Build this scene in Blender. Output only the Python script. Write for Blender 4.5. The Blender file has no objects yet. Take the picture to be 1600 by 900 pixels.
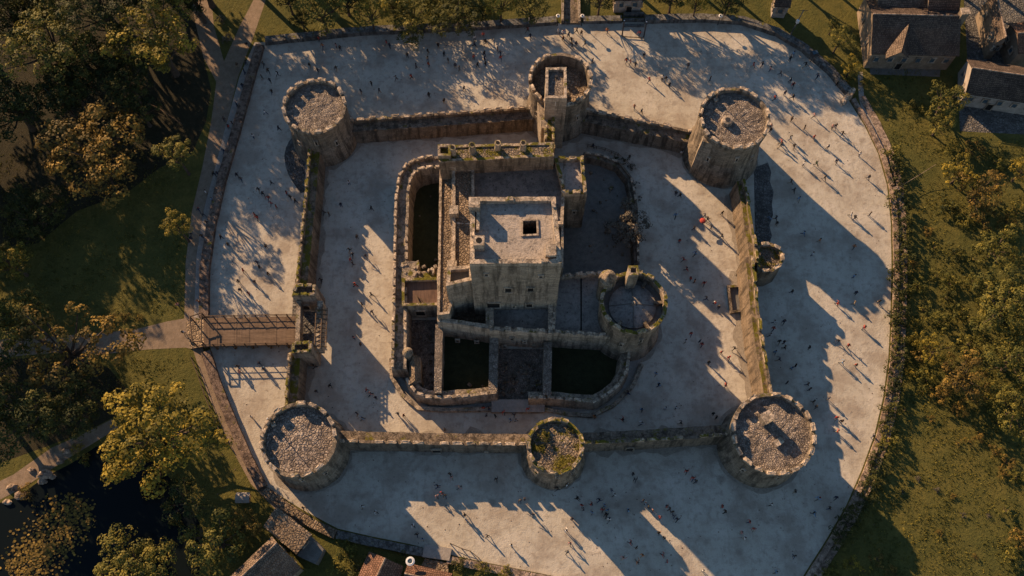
import bpy, bmesh, math, random
import numpy as np
from mathutils import Vector, Matrix, noise
random.seed(7)
R = math.radians
C = bpy.context.scene.collection
sc = bpy.context.scene

# ---------------------------------------------------------------- camera
F, HC, TILT = 1500.0, 168.0, R(21)
cam_d = bpy.data.cameras.new('camera'); cam = bpy.data.objects.new('camera', cam_d); C.objects.link(cam)
cam.location = (0, -HC*math.tan(TILT), HC); cam.rotation_euler = (TILT, 0, 0)
cam_d.sensor_width = 36; cam_d.lens = 36*F/1600; cam_d.clip_end = 5000
sc.camera = cam
CL = Vector(cam.location); ROT = Matrix.Rotation(TILT, 3, 'X')

def P(px, py, z=0.0):
    d = ROT @ Vector(((px-800)/F, -(py-450)/F, -1))
    t = (z-CL.z)/d.z
    return CL + d*t
def PP(pts, z=0.0): return [P(x, y, z) for x, y in pts]
def on_plane(px, py, p0, n):
    d = ROT @ Vector(((px-800)/F, -(py-450)/F, -1))
    t = (Vector(p0)-CL).dot(n)/d.dot(n)
    return CL + d*t

# ---------------------------------------------------------------- light
EL = R(21.5); SD = Vector((.669*math.cos(EL), -.743*math.cos(EL), -math.sin(EL)))
w = bpy.data.worlds.new('World'); sc.world = w; w.use_nodes = True
nt = w.node_tree; bg = nt.nodes['Background']
sky = nt.nodes.new('ShaderNodeTexSky'); sky.sky_type = 'NISHITA'; sky.sun_disc = False
sky.sun_elevation = EL; sky.sun_rotation = math.atan2(-.669, .743); sky.air_density = 1.0; sky.dust_density = .0; sky.ozone_density = 1.8
nt.links.new(sky.outputs[0], bg.inputs[0]); bg.inputs[1].default_value = 0.068
sl = bpy.data.lights.new('sun', 'SUN'); sun = bpy.data.objects.new('sun', sl); C.objects.link(sun)
sl.energy = 5.0; sl.angle = R(.5); sl.color = (1, .665, .385)
sun.rotation_euler = SD.to_track_quat('-Z', 'Y').to_euler(); sun.location = (-80, 90, 120)
sc.view_settings.view_transform = 'Standard'; sc.view_settings.look = 'None'
sc.view_settings.gamma = 1; sc.view_settings.exposure = 1.0
sc.cycles.max_bounces = 5; sc.cycles.diffuse_bounces = 3; sc.cycles.transparent_max_bounces = 4

# ---------------------------------------------------------------- materials
class NT:
    def __init__(s, name):
        s.m = bpy.data.materials.new(name); s.m.use_nodes = True
        s.t = s.m.node_tree; s.b = s.t.nodes['Principled BSDF']; s.b.inputs['Specular IOR Level'].default_value = .2
    def n(s, typ, **k):
        x = s.t.nodes.new('ShaderNode'+typ)
        for a, v in k.items():
            if a.startswith('i_'): x.inputs[a[2:].replace('_', ' ')].default_value = v
            else: setattr(x, a, v)
        return x
    def l(s, a, b): s.t.links.new(a, b)
    def noise(s, vec, scale, detail=4, rough=.6):
        x = s.n('TexNoise'); x.inputs['Scale'].default_value = scale; x.inputs['Detail'].default_value = detail
        x.inputs['Roughness'].default_value = rough
        if vec is not None: s.l(vec, x.inputs['Vector'])
        return x.outputs['Fac']
    def ramp(s, fac, stops):
        x = s.n('ValToRGB'); e = x.color_ramp.elements
        while len(e) < len(stops): e.new(.5)
        for i, (p, c) in enumerate(stops):
            e[i].position = p; e[i].color = (*c, 1) if isinstance(c, tuple) else (c, c, c, 1)
        s.l(fac, x.inputs[0]); return x.outputs[0]
    def mix(s, f, a, b, mode='MIX'):
        x = s.n('MixRGB', blend_type=mode)
        for v, i in ((f, 0), (a, 1), (b, 2)):
            if hasattr(v, 'links'): s.l(v, x.inputs[i])
            else: x.inputs[i].default_value = v if i == 0 else (*v, 1)
        return x.outputs[0]
    def math(s, op, a, b=0.0):
        x = s.n('Math', operation=op)
        for v, i in ((a, 0), (b, 1)):
            if hasattr(v, 'links'): s.l(v, x.inputs[i])
            else: x.inputs[i].default_value = v
        return x.outputs[0]
    def comb(s, x, y, z=0.0):
        c = s.n('CombineXYZ')
        for v, i in ((x, 0), (y, 1), (z, 2)):
            if hasattr(v, 'links'): s.l(v, c.inputs[i])
            else: c.inputs[i].default_value = v
        return c.outputs[0]
    def sep(s, v):
        x = s.n('SeparateXYZ'); s.l(v, x.inputs[0]); return x.outputs
    def bump(s, h, strength=.6, dist=.1):
        x = s.n('Bump'); x.inputs['Strength'].default_value = strength; x.inputs['Distance'].default_value = dist
        s.l(h, x.inputs['Height']); s.l(x.outputs[0], s.b.inputs['Normal'])
    def out(s, col, rough=.9):
        if hasattr(col, 'links'): s.l(col, s.b.inputs['Base Color'])
        else: s.b.inputs['Base Color'].default_value = (*col, 1)
        s.b.inputs['Roughness'].default_value = rough
        return s.m

def pos(m): return m.n('NewGeometry').outputs['Position']

def stone(name, a, b, round_=False, moss=.0, course=.5, mosscol=(.17, .145, .014)):
    m = NT(name); g = m.n('NewGeometry'); p = g.outputs['Position']
    nx, ny, nz = m.sep(g.outputs['True Normal'])[:3]
    x, y, z = m.sep(p)[:3]
    if round_:
        o = m.n('TexCoord').outputs['Object']; ox, oy, oz = m.sep(o)[:3]
        u = m.math('MULTIPLY', m.math('ARCTAN2', oy, ox), 6.5)
    else:
        u = m.math('SUBTRACT', m.math('MULTIPLY', x, ny), m.math('MULTIPLY', y, nx))
    br = m.n('TexBrick'); br.inputs['Scale'].default_value = 1/course*.5
    br.inputs['Color1'].default_value = (.62, .62, .62, 1); br.inputs['Color2'].default_value = (1.18, 1.18, 1.18, 1)
    br.inputs['Mortar'].default_value = (.45, .45, .45, 1); br.inputs['Mortar Size'].default_value = .035
    br.inputs['Brick Width'].default_value = .9; br.inputs['Row Height'].default_value = .45
    m.l(m.comb(u, z), br.inputs['Vector'])
    # flags on the top faces
    vo = m.n('TexVoronoi', feature='F1'); vo.inputs['Scale'].default_value = 1.5; m.l(p, vo.inputs['Vector'])
    vd = m.n('TexVoronoi', feature='DISTANCE_TO_EDGE'); vd.inputs['Scale'].default_value = 1.5; m.l(p, vd.inputs['Vector'])
    flag = m.mix(m.ramp(vd.outputs[0], [(0, 1.), (.06, 0.)]), m.ramp(m.sep(vo.outputs['Color'])[0], [(0, .7), (1, 1.15)]), (.4, .4, .4))
    top = m.math('GREATER_THAN', nz, .6)
    tex = m.mix(top, br.outputs['Color'], flag)
    n1 = m.noise(p, .22, 6, .65); n2 = m.noise(p, 1.6, 6, .7)
    st = m.n('Mapping'); st.inputs['Scale'].default_value = (1.1, 1.1, .12); m.l(p, st.inputs['Vector'])
    n3 = m.noise(st.outputs[0], 1.0, 5, .65)
    col = m.mix(m.ramp(n1, [(.35, 0.), (.65, 1.)]), b, a)
    col = m.mix(.75, col, tex, 'MULTIPLY')
    col = m.mix(m.ramp(n3, [(.46, 0.), (.62, .85)]), col, tuple(c*.28 for c in b))
    col = m.mix(m.ramp(n2, [(.55, 0.), (.72, .7)]), col, tuple(c*.35 for c in b))
    col = m.mix(m.ramp(n2, [(.28, .45), (.42, 0.)]), col, tuple(min(.6, c*1.5) for c in a))
    if moss:
        nm = m.noise(p, .55, 5, .7)
        f = m.math('MULTIPLY', m.ramp(nm, [(.62-moss*.3, 0.), (.70-moss*.3, 1.)]), m.math('GREATER_THAN', nz, .35))
        mc = m.mix(m.noise(p, 2.5, 3), mosscol, (.06, .058, .012))
        col = m.mix(f, col, mc)
    m.bump(m.mix(.5, tex, n2), 1.0, .22)
    return m.out(col)

def rubble(name, a, b, scale=1.1, moss=.0):
    m = NT(name); p = pos(m)
    d = m.n('TexNoise'); d.inputs['Scale'].default_value = 1.5; m.l(p, d.inputs['Vector'])
    pv = m.mix(.18, p, d.outputs['Color'], 'ADD')
    v = m.n('TexVoronoi', feature='F1'); v.inputs['Scale'].default_value = scale; m.l(pv, v.inputs['Vector'])
    e = m.n('TexVoronoi', feature='DISTANCE_TO_EDGE'); e.inputs['Scale'].default_value = scale; m.l(pv, e.inputs['Vector'])
    cell = m.sep(v.outputs['Color'])[0]
    n1 = m.noise(p, .3, 5); n2 = m.noise(p, 4, 5, .7)
    col = m.mix(cell, b, a)
    col = m.mix(m.ramp(n1, [(.38, 0.), (.62, .6)]), col, tuple(c*.5 for c in b))
    n5 = m.noise(p, 1.1, 6, .75)
    col = m.mix(m.math('MULTIPLY', m.ramp(e.outputs[0], [(0, .8), (.09, 0.)]), m.ramp(n1, [(.3, 1.), (.7, .25)])), col, tuple(c*.3 for c in b))
    col = m.mix(m.ramp(n5, [(.5, 0.), (.62, .75)]), col, tuple(c*.38 for c in b))
    col = m.mix(m.ramp(n5, [(.34, .6), (.44, 0.)]), col, tuple(min(.6, c*1.35) for c in a))
    col = m.mix(m.ramp(n2, [(.5, 0.), (.7, .7)]), col, tuple(c*.3 for c in b))
    if moss:
        f = m.ramp(m.noise(p, .45, 5, .7), [(.64-moss*.3, 0.), (.72-moss*.3, 1.)])
        col = m.mix(f, col, m.mix(m.noise(p, 2.2, 3), (.17, .14, .014), (.06, .058, .012)))
    h = m.math('ADD', m.ramp(e.outputs[0], [(0, 0.), (.2, 1.)]), m.math('MULTIPLY', cell, 1.3))
    m.bump(m.math('ADD', h, n2), 1.0, .22)
    return m.out(col)

def plaza_mat():
    m = NT('pale_gravel'); p = pos(m)
    n0 = m.noise(p, .035, 5, .6); n1 = m.noise(p, .16, 6, .65); n2 = m.noise(p, .9, 6, .7); n3 = m.noise(p, 4, 4, .7)
    col = m.mix(m.ramp(n0, [(.35, 0.), (.65, 1.)]), (.40, .36, .285), (.46, .42, .345))
    col = m.mix(m.ramp(n1, [(.48, 0.), (.62, .7)]), col, (.27, .222, .17))
    col = m.mix(m.ramp(n1, [(.3, .6), (.45, 0.)]), col, (.54, .49, .41))
    col = m.mix(m.ramp(n2, [(.5, 0.), (.66, .6)]), col, (.23, .19, .148))
    col = m.mix(m.ramp(n3, [(.56, 0.), (.76, .4)]), col, (.22, .18, .135))
    mp = m.n('Mapping'); mp.inputs['Rotation'].default_value = (0, 0, .6); mp.inputs['Scale'].default_value = (.9, .18, 1); m.l(p, mp.inputs['Vector'])
    n4 = m.noise(mp.outputs[0], .8, 5, .75)
    col = m.mix(m.ramp(n4, [(.56, 0.), (.72, .45)]), col, (.21, .175, .135))
    col = m.mix(m.ramp(n4, [(.28, .4), (.42, 0.)]), col, (.52, .47, .40))
    vo = m.n('TexVoronoi', feature='F1'); vo.inputs['Scale'].default_value = .13; vo.inputs['Randomness'].default_value = 1
    m.l(m.mix(.8, p, m.n('TexNoise').outputs['Color'], 'ADD'), vo.inputs['Vector'])
    col = m.mix(m.ramp(vo.outputs['Distance'], [(.05, .5), (.12, 0.)]), col, (.16, .12, .09))
    m.bump(m.math('ADD', m.math('MULTIPLY', n2, 1.6), n3), .5, .12)
    return m.out(col, .95)

def soil(name, cols, scale=.1, bump=.1, rough=.95):
    m = NT(name); p = pos(m)
    n0 = m.noise(p, scale, 6, .65); n1 = m.noise(p, scale*7, 6, .75); n2 = m.noise(p, scale*40, 4, .8)
    col = m.mix(m.ramp(n0, [(.36, 0.), (.64, 1.)]), cols[0], cols[1])
    col = m.mix(m.ramp(n1, [(.42, 0.), (.68, .8)]), col, cols[2])
    col = m.mix(m.ramp(n2, [(.5, 0.), (.72, .7)]), col, tuple(c*.45 for c in cols[0]))
    m.bump(m.math('ADD', n1, n2), .9, bump)
    return m.out(col, rough)

def tiles(name, a, b, row=.36, moss=.0):
    m = NT(name); o = m.n('TexCoord').outputs['UV']
    g = pos(m)
    br = m.n('TexBrick'); br.inputs['Scale'].default_value = 1; br.inputs['Brick Width'].default_value = row*.9; br.inputs['Row Height'].default_value = row
    br.inputs['Mortar Size'].default_value = .035; br.inputs['Mortar'].default_value = (.12, .12, .12, 1)
    br.inputs['Color1'].default_value = (.55, .55, .55, 1); br.inputs['Color2'].default_value = (1.25, 1.25, 1.25, 1)
    m.l(o, br.inputs['Vector'])
    n1 = m.noise(g, .35, 5); n2 = m.noise(g, 2.5, 4, .7)
    col = m.mix(m.ramp(n1, [(.38, 0.), (.62, 1.)]), a, b)
    col = m.mix(.85, col, br.outputs['Color'], 'MULTIPLY')
    col = m.mix(m.ramp(n2, [(.58, 0.), (.75, .6)]), col, tuple(min(.5, c*2.2) for c in b))
    ux, uy, uz = m.sep(o)[:3]
    saw = m.math('FRACT', m.math('DIVIDE', uy, row))
    m.bump(m.math('ADD', m.math('MULTIPLY', saw, 1.2), m.sep(br.outputs['Color'])[0]), .9, .12)
    return m.out(col)

def plain(name, col, rough=.8, var=.35, scale=2.0, metal=0):
    m = NT(name); p = pos(m); n1 = m.noise(p, scale, 5, .7)
    c = m.mix(m.ramp(n1, [(.35, 0.), (.7, 1.)]), tuple(min(1, x*(1+var)) for x in col), tuple(x*(1-var) for x in col))
    m.b.inputs['Metallic'].default_value = metal
    return m.out(c, rough)

def wood(name, a, b, ax=(1, .15, 1), plank=.0):
    m = NT(name); p = pos(m)
    mp = m.n('Mapping'); mp.inputs['Scale'].default_value = ax; m.l(p, mp.inputs['Vector'])
    n1 = m.noise(mp.outputs[0], 3, 6, .7); n2 = m.noise(p, .5, 4)
    c = m.mix(m.ramp(n1, [(.35, 0.), (.65, 1.)]), a, b); c = m.mix(m.ramp(n2, [(.5, 0.), (.7, .5)]), c, tuple(x*.4 for x in b))
    m.bump(n1, .6, .05)
    return m.out(c)

def leaf(name, c1, c2, c3):
    m = NT(name); at = m.n('Attribute', attribute_name='tone').outputs['Fac']
    ob = m.n('ObjectInfo').outputs['Random']
    t = m.math('ADD', at, m.math('MULTIPLY', m.math('SUBTRACT', ob, .5), .18))
    col = m.ramp(t, [(.1, c1), (.55, c2), (.95, c3)])
    m.out(col, .7)
    tr = m.n('BsdfTranslucent'); m.l(col, tr.inputs[0])
    mx = m.n('MixShader'); mx.inputs[0].default_value = .22
    m.l(m.b.outputs[0], mx.inputs[1]); m.l(tr.outputs[0], mx.inputs[2])
    m.l(mx.outputs[0], m.t.nodes['Material Output'].inputs[0])
    return m.m

M = {}
M['wall'] = stone('wall_stone', (.25, .195, .14), (.15, .12, .09), moss=.12)
M['wallmoss'] = stone('mossy_wall_stone', (.27, .205, .14), (.17, .13, .09), moss=.55)
M['tower'] = stone('tower_stone', (.29, .23, .165), (.185, .15, .11), round_=True, moss=.15)
M['towermoss'] = stone('mossy_tower_stone', (.31, .24, .17), (.2, .16, .115), round_=True, moss=.6)
M['keep'] = stone('keep_stone', (.42, .34, .25), (.29, .235, .175), moss=.2)
M['keepmoss'] = stone('mossy_keep_stone', (.34, .26, .18), (.24, .185, .13), moss=.62)
M['merlon'] = stone('sunlit_merlon_stone', (.55, .44, .325), (.42, .335, .245), moss=.08)  # lightened beyond the wall stone to put sunlit tops into the colour
M['merlonmoss'] = stone('mossy_merlon_stone', (.50, .39, .275), (.37, .29, .205), moss=.58)
M['rubble'] = rubble('roof_rubble', (.48, .40, .33), (.29, .24, .195), 3.0)
M['rubblecoarse'] = rubble('coarse_roof_rubble', (.47, .39, .32), (.26, .21, .17), 1.9)
M['rubblemoss'] = rubble('mossy_roof_rubble', (.38, .30, .22), (.22, .175, .13), 2.2, .48)
def weathered(name, a, b):
    m = NT(name); p = pos(m)
    n1 = m.noise(p, .3, 6, .7); n2 = m.noise(p, 1.3, 7, .78); n3 = m.noise(p, 5, 4, .8)
    vo = m.n('TexVoronoi', feature='F1'); vo.inputs['Scale'].default_value = .8; m.l(m.mix(.4, p, m.n('TexNoise').outputs['Color'], 'ADD'), vo.inputs['Vector'])
    col = m.mix(m.ramp(n1, [(.35, 0.), (.62, 1.)]), b, a)
    col = m.mix(m.ramp(n2, [(.5, 0.), (.64, .75)]), col, tuple(c*.45 for c in b))
    col = m.mix(m.ramp(n2, [(.3, .6), (.44, 0.)]), col, tuple(min(.6, c*1.3) for c in a))
    col = m.mix(m.ramp(vo.outputs['Distance'], [(.08, .8), (.16, 0.)]), col, tuple(c*.3 for c in b))
    col = m.mix(m.ramp(n3, [(.54, 0.), (.7, .6)]), col, tuple(c*.35 for c in b))
    m.bump(m.math('ADD', m.math('MULTIPLY', n2, 1.6), n3), 1.0, .2)
    return m.out(col)
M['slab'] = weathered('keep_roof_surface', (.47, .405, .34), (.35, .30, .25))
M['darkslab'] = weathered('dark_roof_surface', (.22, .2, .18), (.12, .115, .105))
M['leanroof'] = rubble('terrace_slabs', (.38, .29, .2), (.25, .185, .125), 1.8)
M['plaza'] = plaza_mat()
M['ground'] = soil('meadow', [(.084, .082, .02), (.128, .106, .025), (.045, .052, .012)], .05, .25)
M['lawn'] = soil('shaded_lawn', [(.034, .038, .017), (.048, .05, .022), (.018, .022, .01)], .12, .08)  # grass toned down so its colour carries the walled courts' shade
M['shadelitter'] = soil('shaded_leaf_litter', [(.03, .027, .014), (.042, .034, .017), (.018, .018, .01)], .15, .2)  # litter soil kept near black to paint in the shade under trees
M['dirt'] = soil('trodden_dirt', [(.29, .25, .195), (.35, .305, .24), (.19, .16, .125)], .3, .1)
M['track'] = soil('dirt_track', [(.22, .165, .115), (.28, .21, .15), (.14, .105, .07)], .12, .06)
M['paving'] = soil('grey_paving', [(.30, .27, .235), (.35, .31, .265), (.2, .175, .15)], .2, .05)
M['courtfloor'] = soil('court_floor', [(.15, .14, .125), (.19, .175, .15), (.09, .085, .075)], .15, .05)
M['cobble'] = rubble('dark_cobbles', (.25, .235, .21), (.15, .14, .13), 1.9)
M['rampart'] = stone('rampart_stone', (.24, .175, .13), (.15, .105, .08), moss=.05)
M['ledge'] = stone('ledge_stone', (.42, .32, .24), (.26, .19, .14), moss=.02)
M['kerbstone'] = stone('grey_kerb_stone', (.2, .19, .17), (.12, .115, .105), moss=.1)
M['tile'] = tiles('brown_roof_tiles', (.075, .055, .044), (.13, .094, .072))
M['tilewarm'] = tiles('warm_roof_tiles', (.13, .095, .07), (.19, .14, .1), .42)
M['tilered'] = tiles('red_roof_tiles', (.14, .078, .052), (.19, .105, .07), .4)
M['plaster'] = plain('ochre_plaster', (.20, .155, .11), .9, .35, .8)
M['plasterpale'] = plain('pale_plaster', (.30, .26, .22), .9, .3, .8)
M['greyslab'] = weathered('grey_roof_surface', (.34, .315, .28), (.21, .195, .175))
M['wood'] = wood('bridge_planks', (.20, .14, .095), (.11, .075, .05), (.15, 1.2, 1))
M['beam'] = wood('old_beams', (.16, .11, .07), (.08, .055, .035), (1, 1, 1))
M['post'] = plain('painted_post', (.05, .045, .045), .6, .3)
M['woodroof'] = wood('board_roof', (.16, .10, .07), (.085, .055, .042), (1.5, .1, 1))
M['dark'] = plain('dark_opening', (.012, .011, .01), .9, .2)  # near-black colour stands in for the shade inside openings
M['glass'] = plain('window_glass', (.05, .08, .10), .12, .1)
M['iron'] = plain('dark_iron', (.03, .03, .032), .5, .2)
M['whiteiron'] = plain('white_lamp_enamel', (.6, .58, .55), .5, .1)
M['bark'] = plain('bark', (.075, .055, .04), .95, .4, 3)
M['gold'] = leaf('golden_foliage', (.06, .06, .012), (.2, .155, .02), (.40, .285, .034))
M['olive'] = leaf('olive_foliage', (.035, .045, .01), (.125, .115, .022), (.27, .215, .038))
M['rust'] = leaf('rust_foliage', (.05, .042, .012), (.17, .11, .024), (.33, .21, .038))
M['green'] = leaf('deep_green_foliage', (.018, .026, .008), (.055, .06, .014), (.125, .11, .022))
M['grey'] = leaf('grey_dry_foliage', (.05, .045, .035), (.12, .105, .08), (.24, .2, .15))
M['moss'] = leaf('moss_foliage', (.04, .045, .008), (.09, .085, .012), (.17, .13, .015))
wm = NT('pond_water'); wm.b.inputs['Specular IOR Level'].default_value = .06
wm.bump(wm.noise(pos(wm), 1.2, 3), .08, .05); M['water'] = wm.out((.006, .009, .010), .12)

# ---------------------------------------------------------------- objects
def props(o, label=None, cat=None, group=None, kind=None):
    for k, v in (('label', label), ('category', cat), ('group', group), ('kind', kind)):
        if v: o[k] = v
    return o
def thing(name, label, cat, loc=(0, 0, 0), group=None):
    o = bpy.data.objects.new(name, None); C.objects.link(o); o.location = loc; o.empty_display_size = .5
    return props(o, label, cat, group)
def root_loc(o):
    v = Vector((0, 0, 0))
    while o is not None: v = v + Vector(o.location); o = o.parent
    return v
def jit(p, amp, f=.7):
    if not amp: return Vector(p)
    p = Vector(p)
    return p + noise.noise_vector(p*f)*amp + noise.noise_vector(p*f*3.1+Vector((9, 3, 1)))*amp*.5

class MB:
    def __init__(s): s.v, s.f, s.uv = [], [], None
    def loft(s, rings, closed=True, cap0=False, cap1=False, amp=0, f=.7):
        n = len(rings[0]); base = len(s.v)
        for r in rings:
            for p in r: s.v.append(jit(p, amp, f))
        for i in range(len(rings)-1):
            for j in range(n if closed else n-1):
                k = (j+1) % n
                s.f.append((base+i*n+j, base+i*n+k, base+(i+1)*n+k, base+(i+1)*n+j))
        if cap0: s.f.append(tuple(base+j for j in range(n))[::-1])
        if cap1: s.f.append(tuple(base+(len(rings)-1)*n+j for j in range(n)))
        return s
    def prism(s, poly, z0, z1, step=1.2, amp=.07, batter=0.0, cap0=False, cap1=True):
        ring = resample(poly, step, True); n = max(1, int(round((z1-z0)/step)))
        c = sum((Vector((p[0], p[1], 0)) for p in poly), Vector())/len(poly)
        rs = []
        for i in range(n+1):
            t = i/n; k = batter*(1-t)
            rs.append([Vector((p.x, p.y, z0+(z1-z0)*t)) + (Vector((p.x, p.y, 0))-c).normalized()*k for p in ring])
        return s.loft(rs, True, cap0, cap1, amp)
    def ring(s, poly, th, z0, z1, step=1.2, amp=.06):
        a = resample(poly, step, True); inn = inset(poly, th)
        # matching inner points by the same parameter on each edge
        b = resample_like(poly, inn, step)
        z = lambda q, h: [Vector((p.x, p.y, h)) for p in q]
        return s.loft([z(a, z0), z(a, z1), z(b, z1), z(b, z0)], True, False, False, amp)
    def box(s, c, sx, sy, sz, rz=0, z0=None, taper=1.0):
        c = Vector(c); base = len(s.v); co, si = math.cos(rz), math.sin(rz)
        for k, (zz, t) in enumerate(((-.5, 1), (.5, taper))):
            for x, y in ((-.5, -.5), (.5, -.5), (.5, .5), (-.5, .5)):
                X, Y = x*sx*t, y*sy*t
                s.v.append(c+Vector((X*co-Y*si, X*si+Y*co, zz*sz)))
        for q in ((3, 2, 1, 0), (4, 5, 6, 7), (0, 1, 5, 4), (1, 2, 6, 5), (2, 3, 7, 6), (3, 0, 4, 7)):
            s.f.append(tuple(base+i for i in q))
        return s
    def tube(s, pts, rad, n=6, cap=True):
        pts = [Vector(p) for p in pts]; rs = []
        for i, p in enumerate(pts):
            d = (pts[min(i+1, len(pts)-1)]-pts[max(i-1, 0)]).normalized()
            u = d.orthogonal().normalized(); v = d.cross(u)
            r = rad[i] if isinstance(rad, (list, tuple)) else rad
            rs.append([p+(u*math.cos(2*math.pi*k/n)+v*math.sin(2*math.pi*k/n))*r for k in range(n)])
        return s.loft(rs, True, cap, cap)
    def disc(s, c, r, n=40, amp=0, rings=1, dz=0.0):
        c = Vector(c); base = len(s.v); s.v.append(c+Vector((0, 0, dz)))
        for i in range(1, rings+1):
            for k in range(n):
                a = 2*math.pi*k/n; rr = r*i/rings
                s.v.append(jit(c+Vector((math.cos(a)*rr, math.sin(a)*rr, dz*(1-i/rings))), amp if i < rings else 0, 1.3))
        for k in range(n): s.f.append((base, base+1+k, base+1+(k+1) % n))
        for i in range(1, rings):
            for k in range(n):
                a = base+1+(i-1)*n; b = a+n
                s.f.append((a+k, b+k, b+(k+1) % n, a+(k+1) % n))
        return s
    def quad(s, *p):
        b = len(s.v); s.v += [Vector(q) for q in p]; s.f.append(tuple(range(b, b+len(p)))); return s
    def poly(s, pts, z=None, amp=0):
        b = len(s.v); s.v += [Vector((p[0], p[1], p[2] if z is None else z)) for p in pts]; s.f.append(tuple(range(b, b+len(pts)))); return s
    def obj(s, name, mat, parent=None, smooth=False):
        org = root_loc(parent) if parent is not None else Vector((0, 0, 0))
        me = bpy.data.meshes.new(name); me.from_pydata([p-org for p in s.v], [], s.f); me.update()
        bm = bmesh.new(); bm.from_mesh(me); bmesh.ops.recalc_face_normals(bm, faces=bm.faces)
        bm.to_mesh(me); bm.free()
        if s.uv: s.uv(me)
        for mt in (mat if isinstance(mat, list) else [mat]): me.materials.append(mt)
        if smooth: me.polygons.foreach_set('use_smooth', [True]*len(me.polygons))
        o = bpy.data.objects.new(name, me); C.objects.link(o)
        if parent is not None: o.parent = parent
        return o

def resample(poly, step, closed):
    out = []; n = len(poly)
    for i in range(n if closed else n-1):
        a, b = Vector((poly[i][0], poly[i][1], 0)), Vector((poly[(i+1) % n][0], poly[(i+1) % n][1], 0))
        k = max(1, int(round((b-a).length/step)))
        for j in range(k): out.append(a.lerp(b, j/k))
    if not closed: out.append(Vector((poly[-1][0], poly[-1][1], 0)))
    return out
def resample_like(poly, other, step):
    out = []; n = len(poly)
    for i in range(n):
        a, b = Vector((poly[i][0], poly[i][1], 0)), Vector((poly[(i+1) % n][0], poly[(i+1) % n][1], 0))
        c, d = Vector((other[i][0], other[i][1], 0)), Vector((other[(i+1) % n][0], other[(i+1) % n][1], 0))
        k = max(1, int(round((b-a).length/step)))
        for j in range(k): out.append(c.lerp(d, j/k))
    return out
def area(poly):
    return sum(poly[i][0]*poly[(i+1) % len(poly)][1]-poly[(i+1) % len(poly)][0]*poly[i][1] for i in range(len(poly)))/2
def inset(poly, d, closed=True):
    n = len(poly); sgn = 1 if (not closed or area(poly) > 0) else -1; out = []
    for i in range(n):
        p = Vector((poly[i][0], poly[i][1]))
        a = Vector((poly[i-1][0], poly[i-1][1])) if (closed or i > 0) else None
        b = Vector((poly[(i+1) % n][0], poly[(i+1) % n][1])) if (closed or i < n-1) else None
        e1 = (p-a).normalized() if a is not None else (b-p).normalized()
        e2 = (b-p).normalized() if b is not None else e1
        n1 = Vector((-e1.y, e1.x))*sgn; n2 = Vector((-e2.y, e2.x))*sgn
        m = (n1+n2)
        m = m/max(.4, (1+n1.dot(n2)))
        q = p+m*d; out.append(Vector((q.x, q.y, 0)))
    return out

# merlon meshes, unit size: eroded blocks
MERL = []
for k in range(6):
    bm = bmesh.new(); bmesh.ops.create_cube(bm, size=1)
    bmesh.ops.subdivide_edges(bm, edges=bm.edges, cuts=2, use_grid_fill=True)
    for v in bm.verts:
        d = noise.noise_vector(v.co*2.3+Vector((k*7.1, 1, 2)))*.17
        if v.co.z < -.4: d.z = 0
        v.co += d
        if v.co.z > .3 and k >= 4: v.co.z -= .28*max(0, v.co.x+.3)
    me = bpy.data.meshes.new('merlon'); bm.to_mesh(me); bm.free(); me.materials.append(M['merlon']); MERL.append(me)

def merlons(parent, path, z, ln=1.25, gap=.85, h=.8, th=.5, closed=False, mat=None, inward=None, skip=.06, rnd=random):
    """path: xy line of the parapet's centre; each merlon is a sub-part of the parapet"""
    org = root_loc(parent)
    pts = [Vector((p[0], p[1], 0)) for p in path]
    if closed: pts.append(pts[0])
    segs = [(pts[i], pts[i+1]) for i in range(len(pts)-1)]
    tot = sum((b-a).length for a, b in segs); n = max(1, int(tot/(ln+gap))); st = tot/n
    for i in range(n):
        if rnd.random() < skip: continue
        d = (i+.5)*st; q = None
        for a, b in segs:
            L = (b-a).length
            if d <= L: q = a.lerp(b, d/L); t = b-a; break
            d -= L
        if q is None: continue
        o = bpy.data.objects.new('merlon', rnd.choice(MERL)); C.objects.link(o); o.parent = parent
        hh = h*rnd.choice((1, 1, 1, .85, .6))*rnd.uniform(.85, 1.12)
        o.location = Vector((q.x, q.y, z+hh/2-.02))-org
        o.rotation_euler = (0, 0, math.atan2(t.y, t.x)+rnd.uniform(-.04, .04)); o.scale = (ln*rnd.uniform(.88, 1.1), th*rnd.uniform(.9, 1.1), hh)
        if mat:
            o.material_slots[0].link = 'OBJECT'; o.material_slots[0].material = mat

def circle(c, r, n=48, a0=0, a1=2*math.pi):
    full = abs(a1-a0-2*math.pi) < 1e-6
    return [Vector((c[0]+math.cos(a0+(a1-a0)*k/(n if full else n-1))*r, c[1]+math.sin(a0+(a1-a0)*k/(n if full else n-1))*r, 0)) for k in range(n)]

def window(parent, p, n, wd=.7, ht=1.1, frame=True, mat='dark', name='window'):
    """an opening on a wall: stone frame with a dark pane painting in the inner shade"""
    n = Vector((n[0], n[1], 0)).normalized(); t = Vector((-n.y, n.x, 0)); a = math.atan2(t.y, t.x); p = Vector(p)
    f = MB()
    f.box(p+t*(wd/2+.09)+n*.05, .18, .3, ht, a).box(p-t*(wd/2+.09)+n*.05, .18, .3, ht, a)
    f.box(p+Vector((0, 0, ht/2+.11))+n*.06, wd+.5, .34, .22, a).box(p-Vector((0, 0, ht/2+.08))+n*.09, wd+.46, .42, .16, a)
    o = f.obj(name, M['merlon'], parent)
    MB().box(p+n*.06, wd, .16, ht, a).obj('pane' if mat == 'glass' else 'opening', M[mat], o)
    return o

# ================================================================ the ground
def sheet(name, pts, z, mat, kind='structure'):
    o = MB().poly(PP(pts, z)).obj(name, M[mat]); return props(o, kind=kind)

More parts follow.
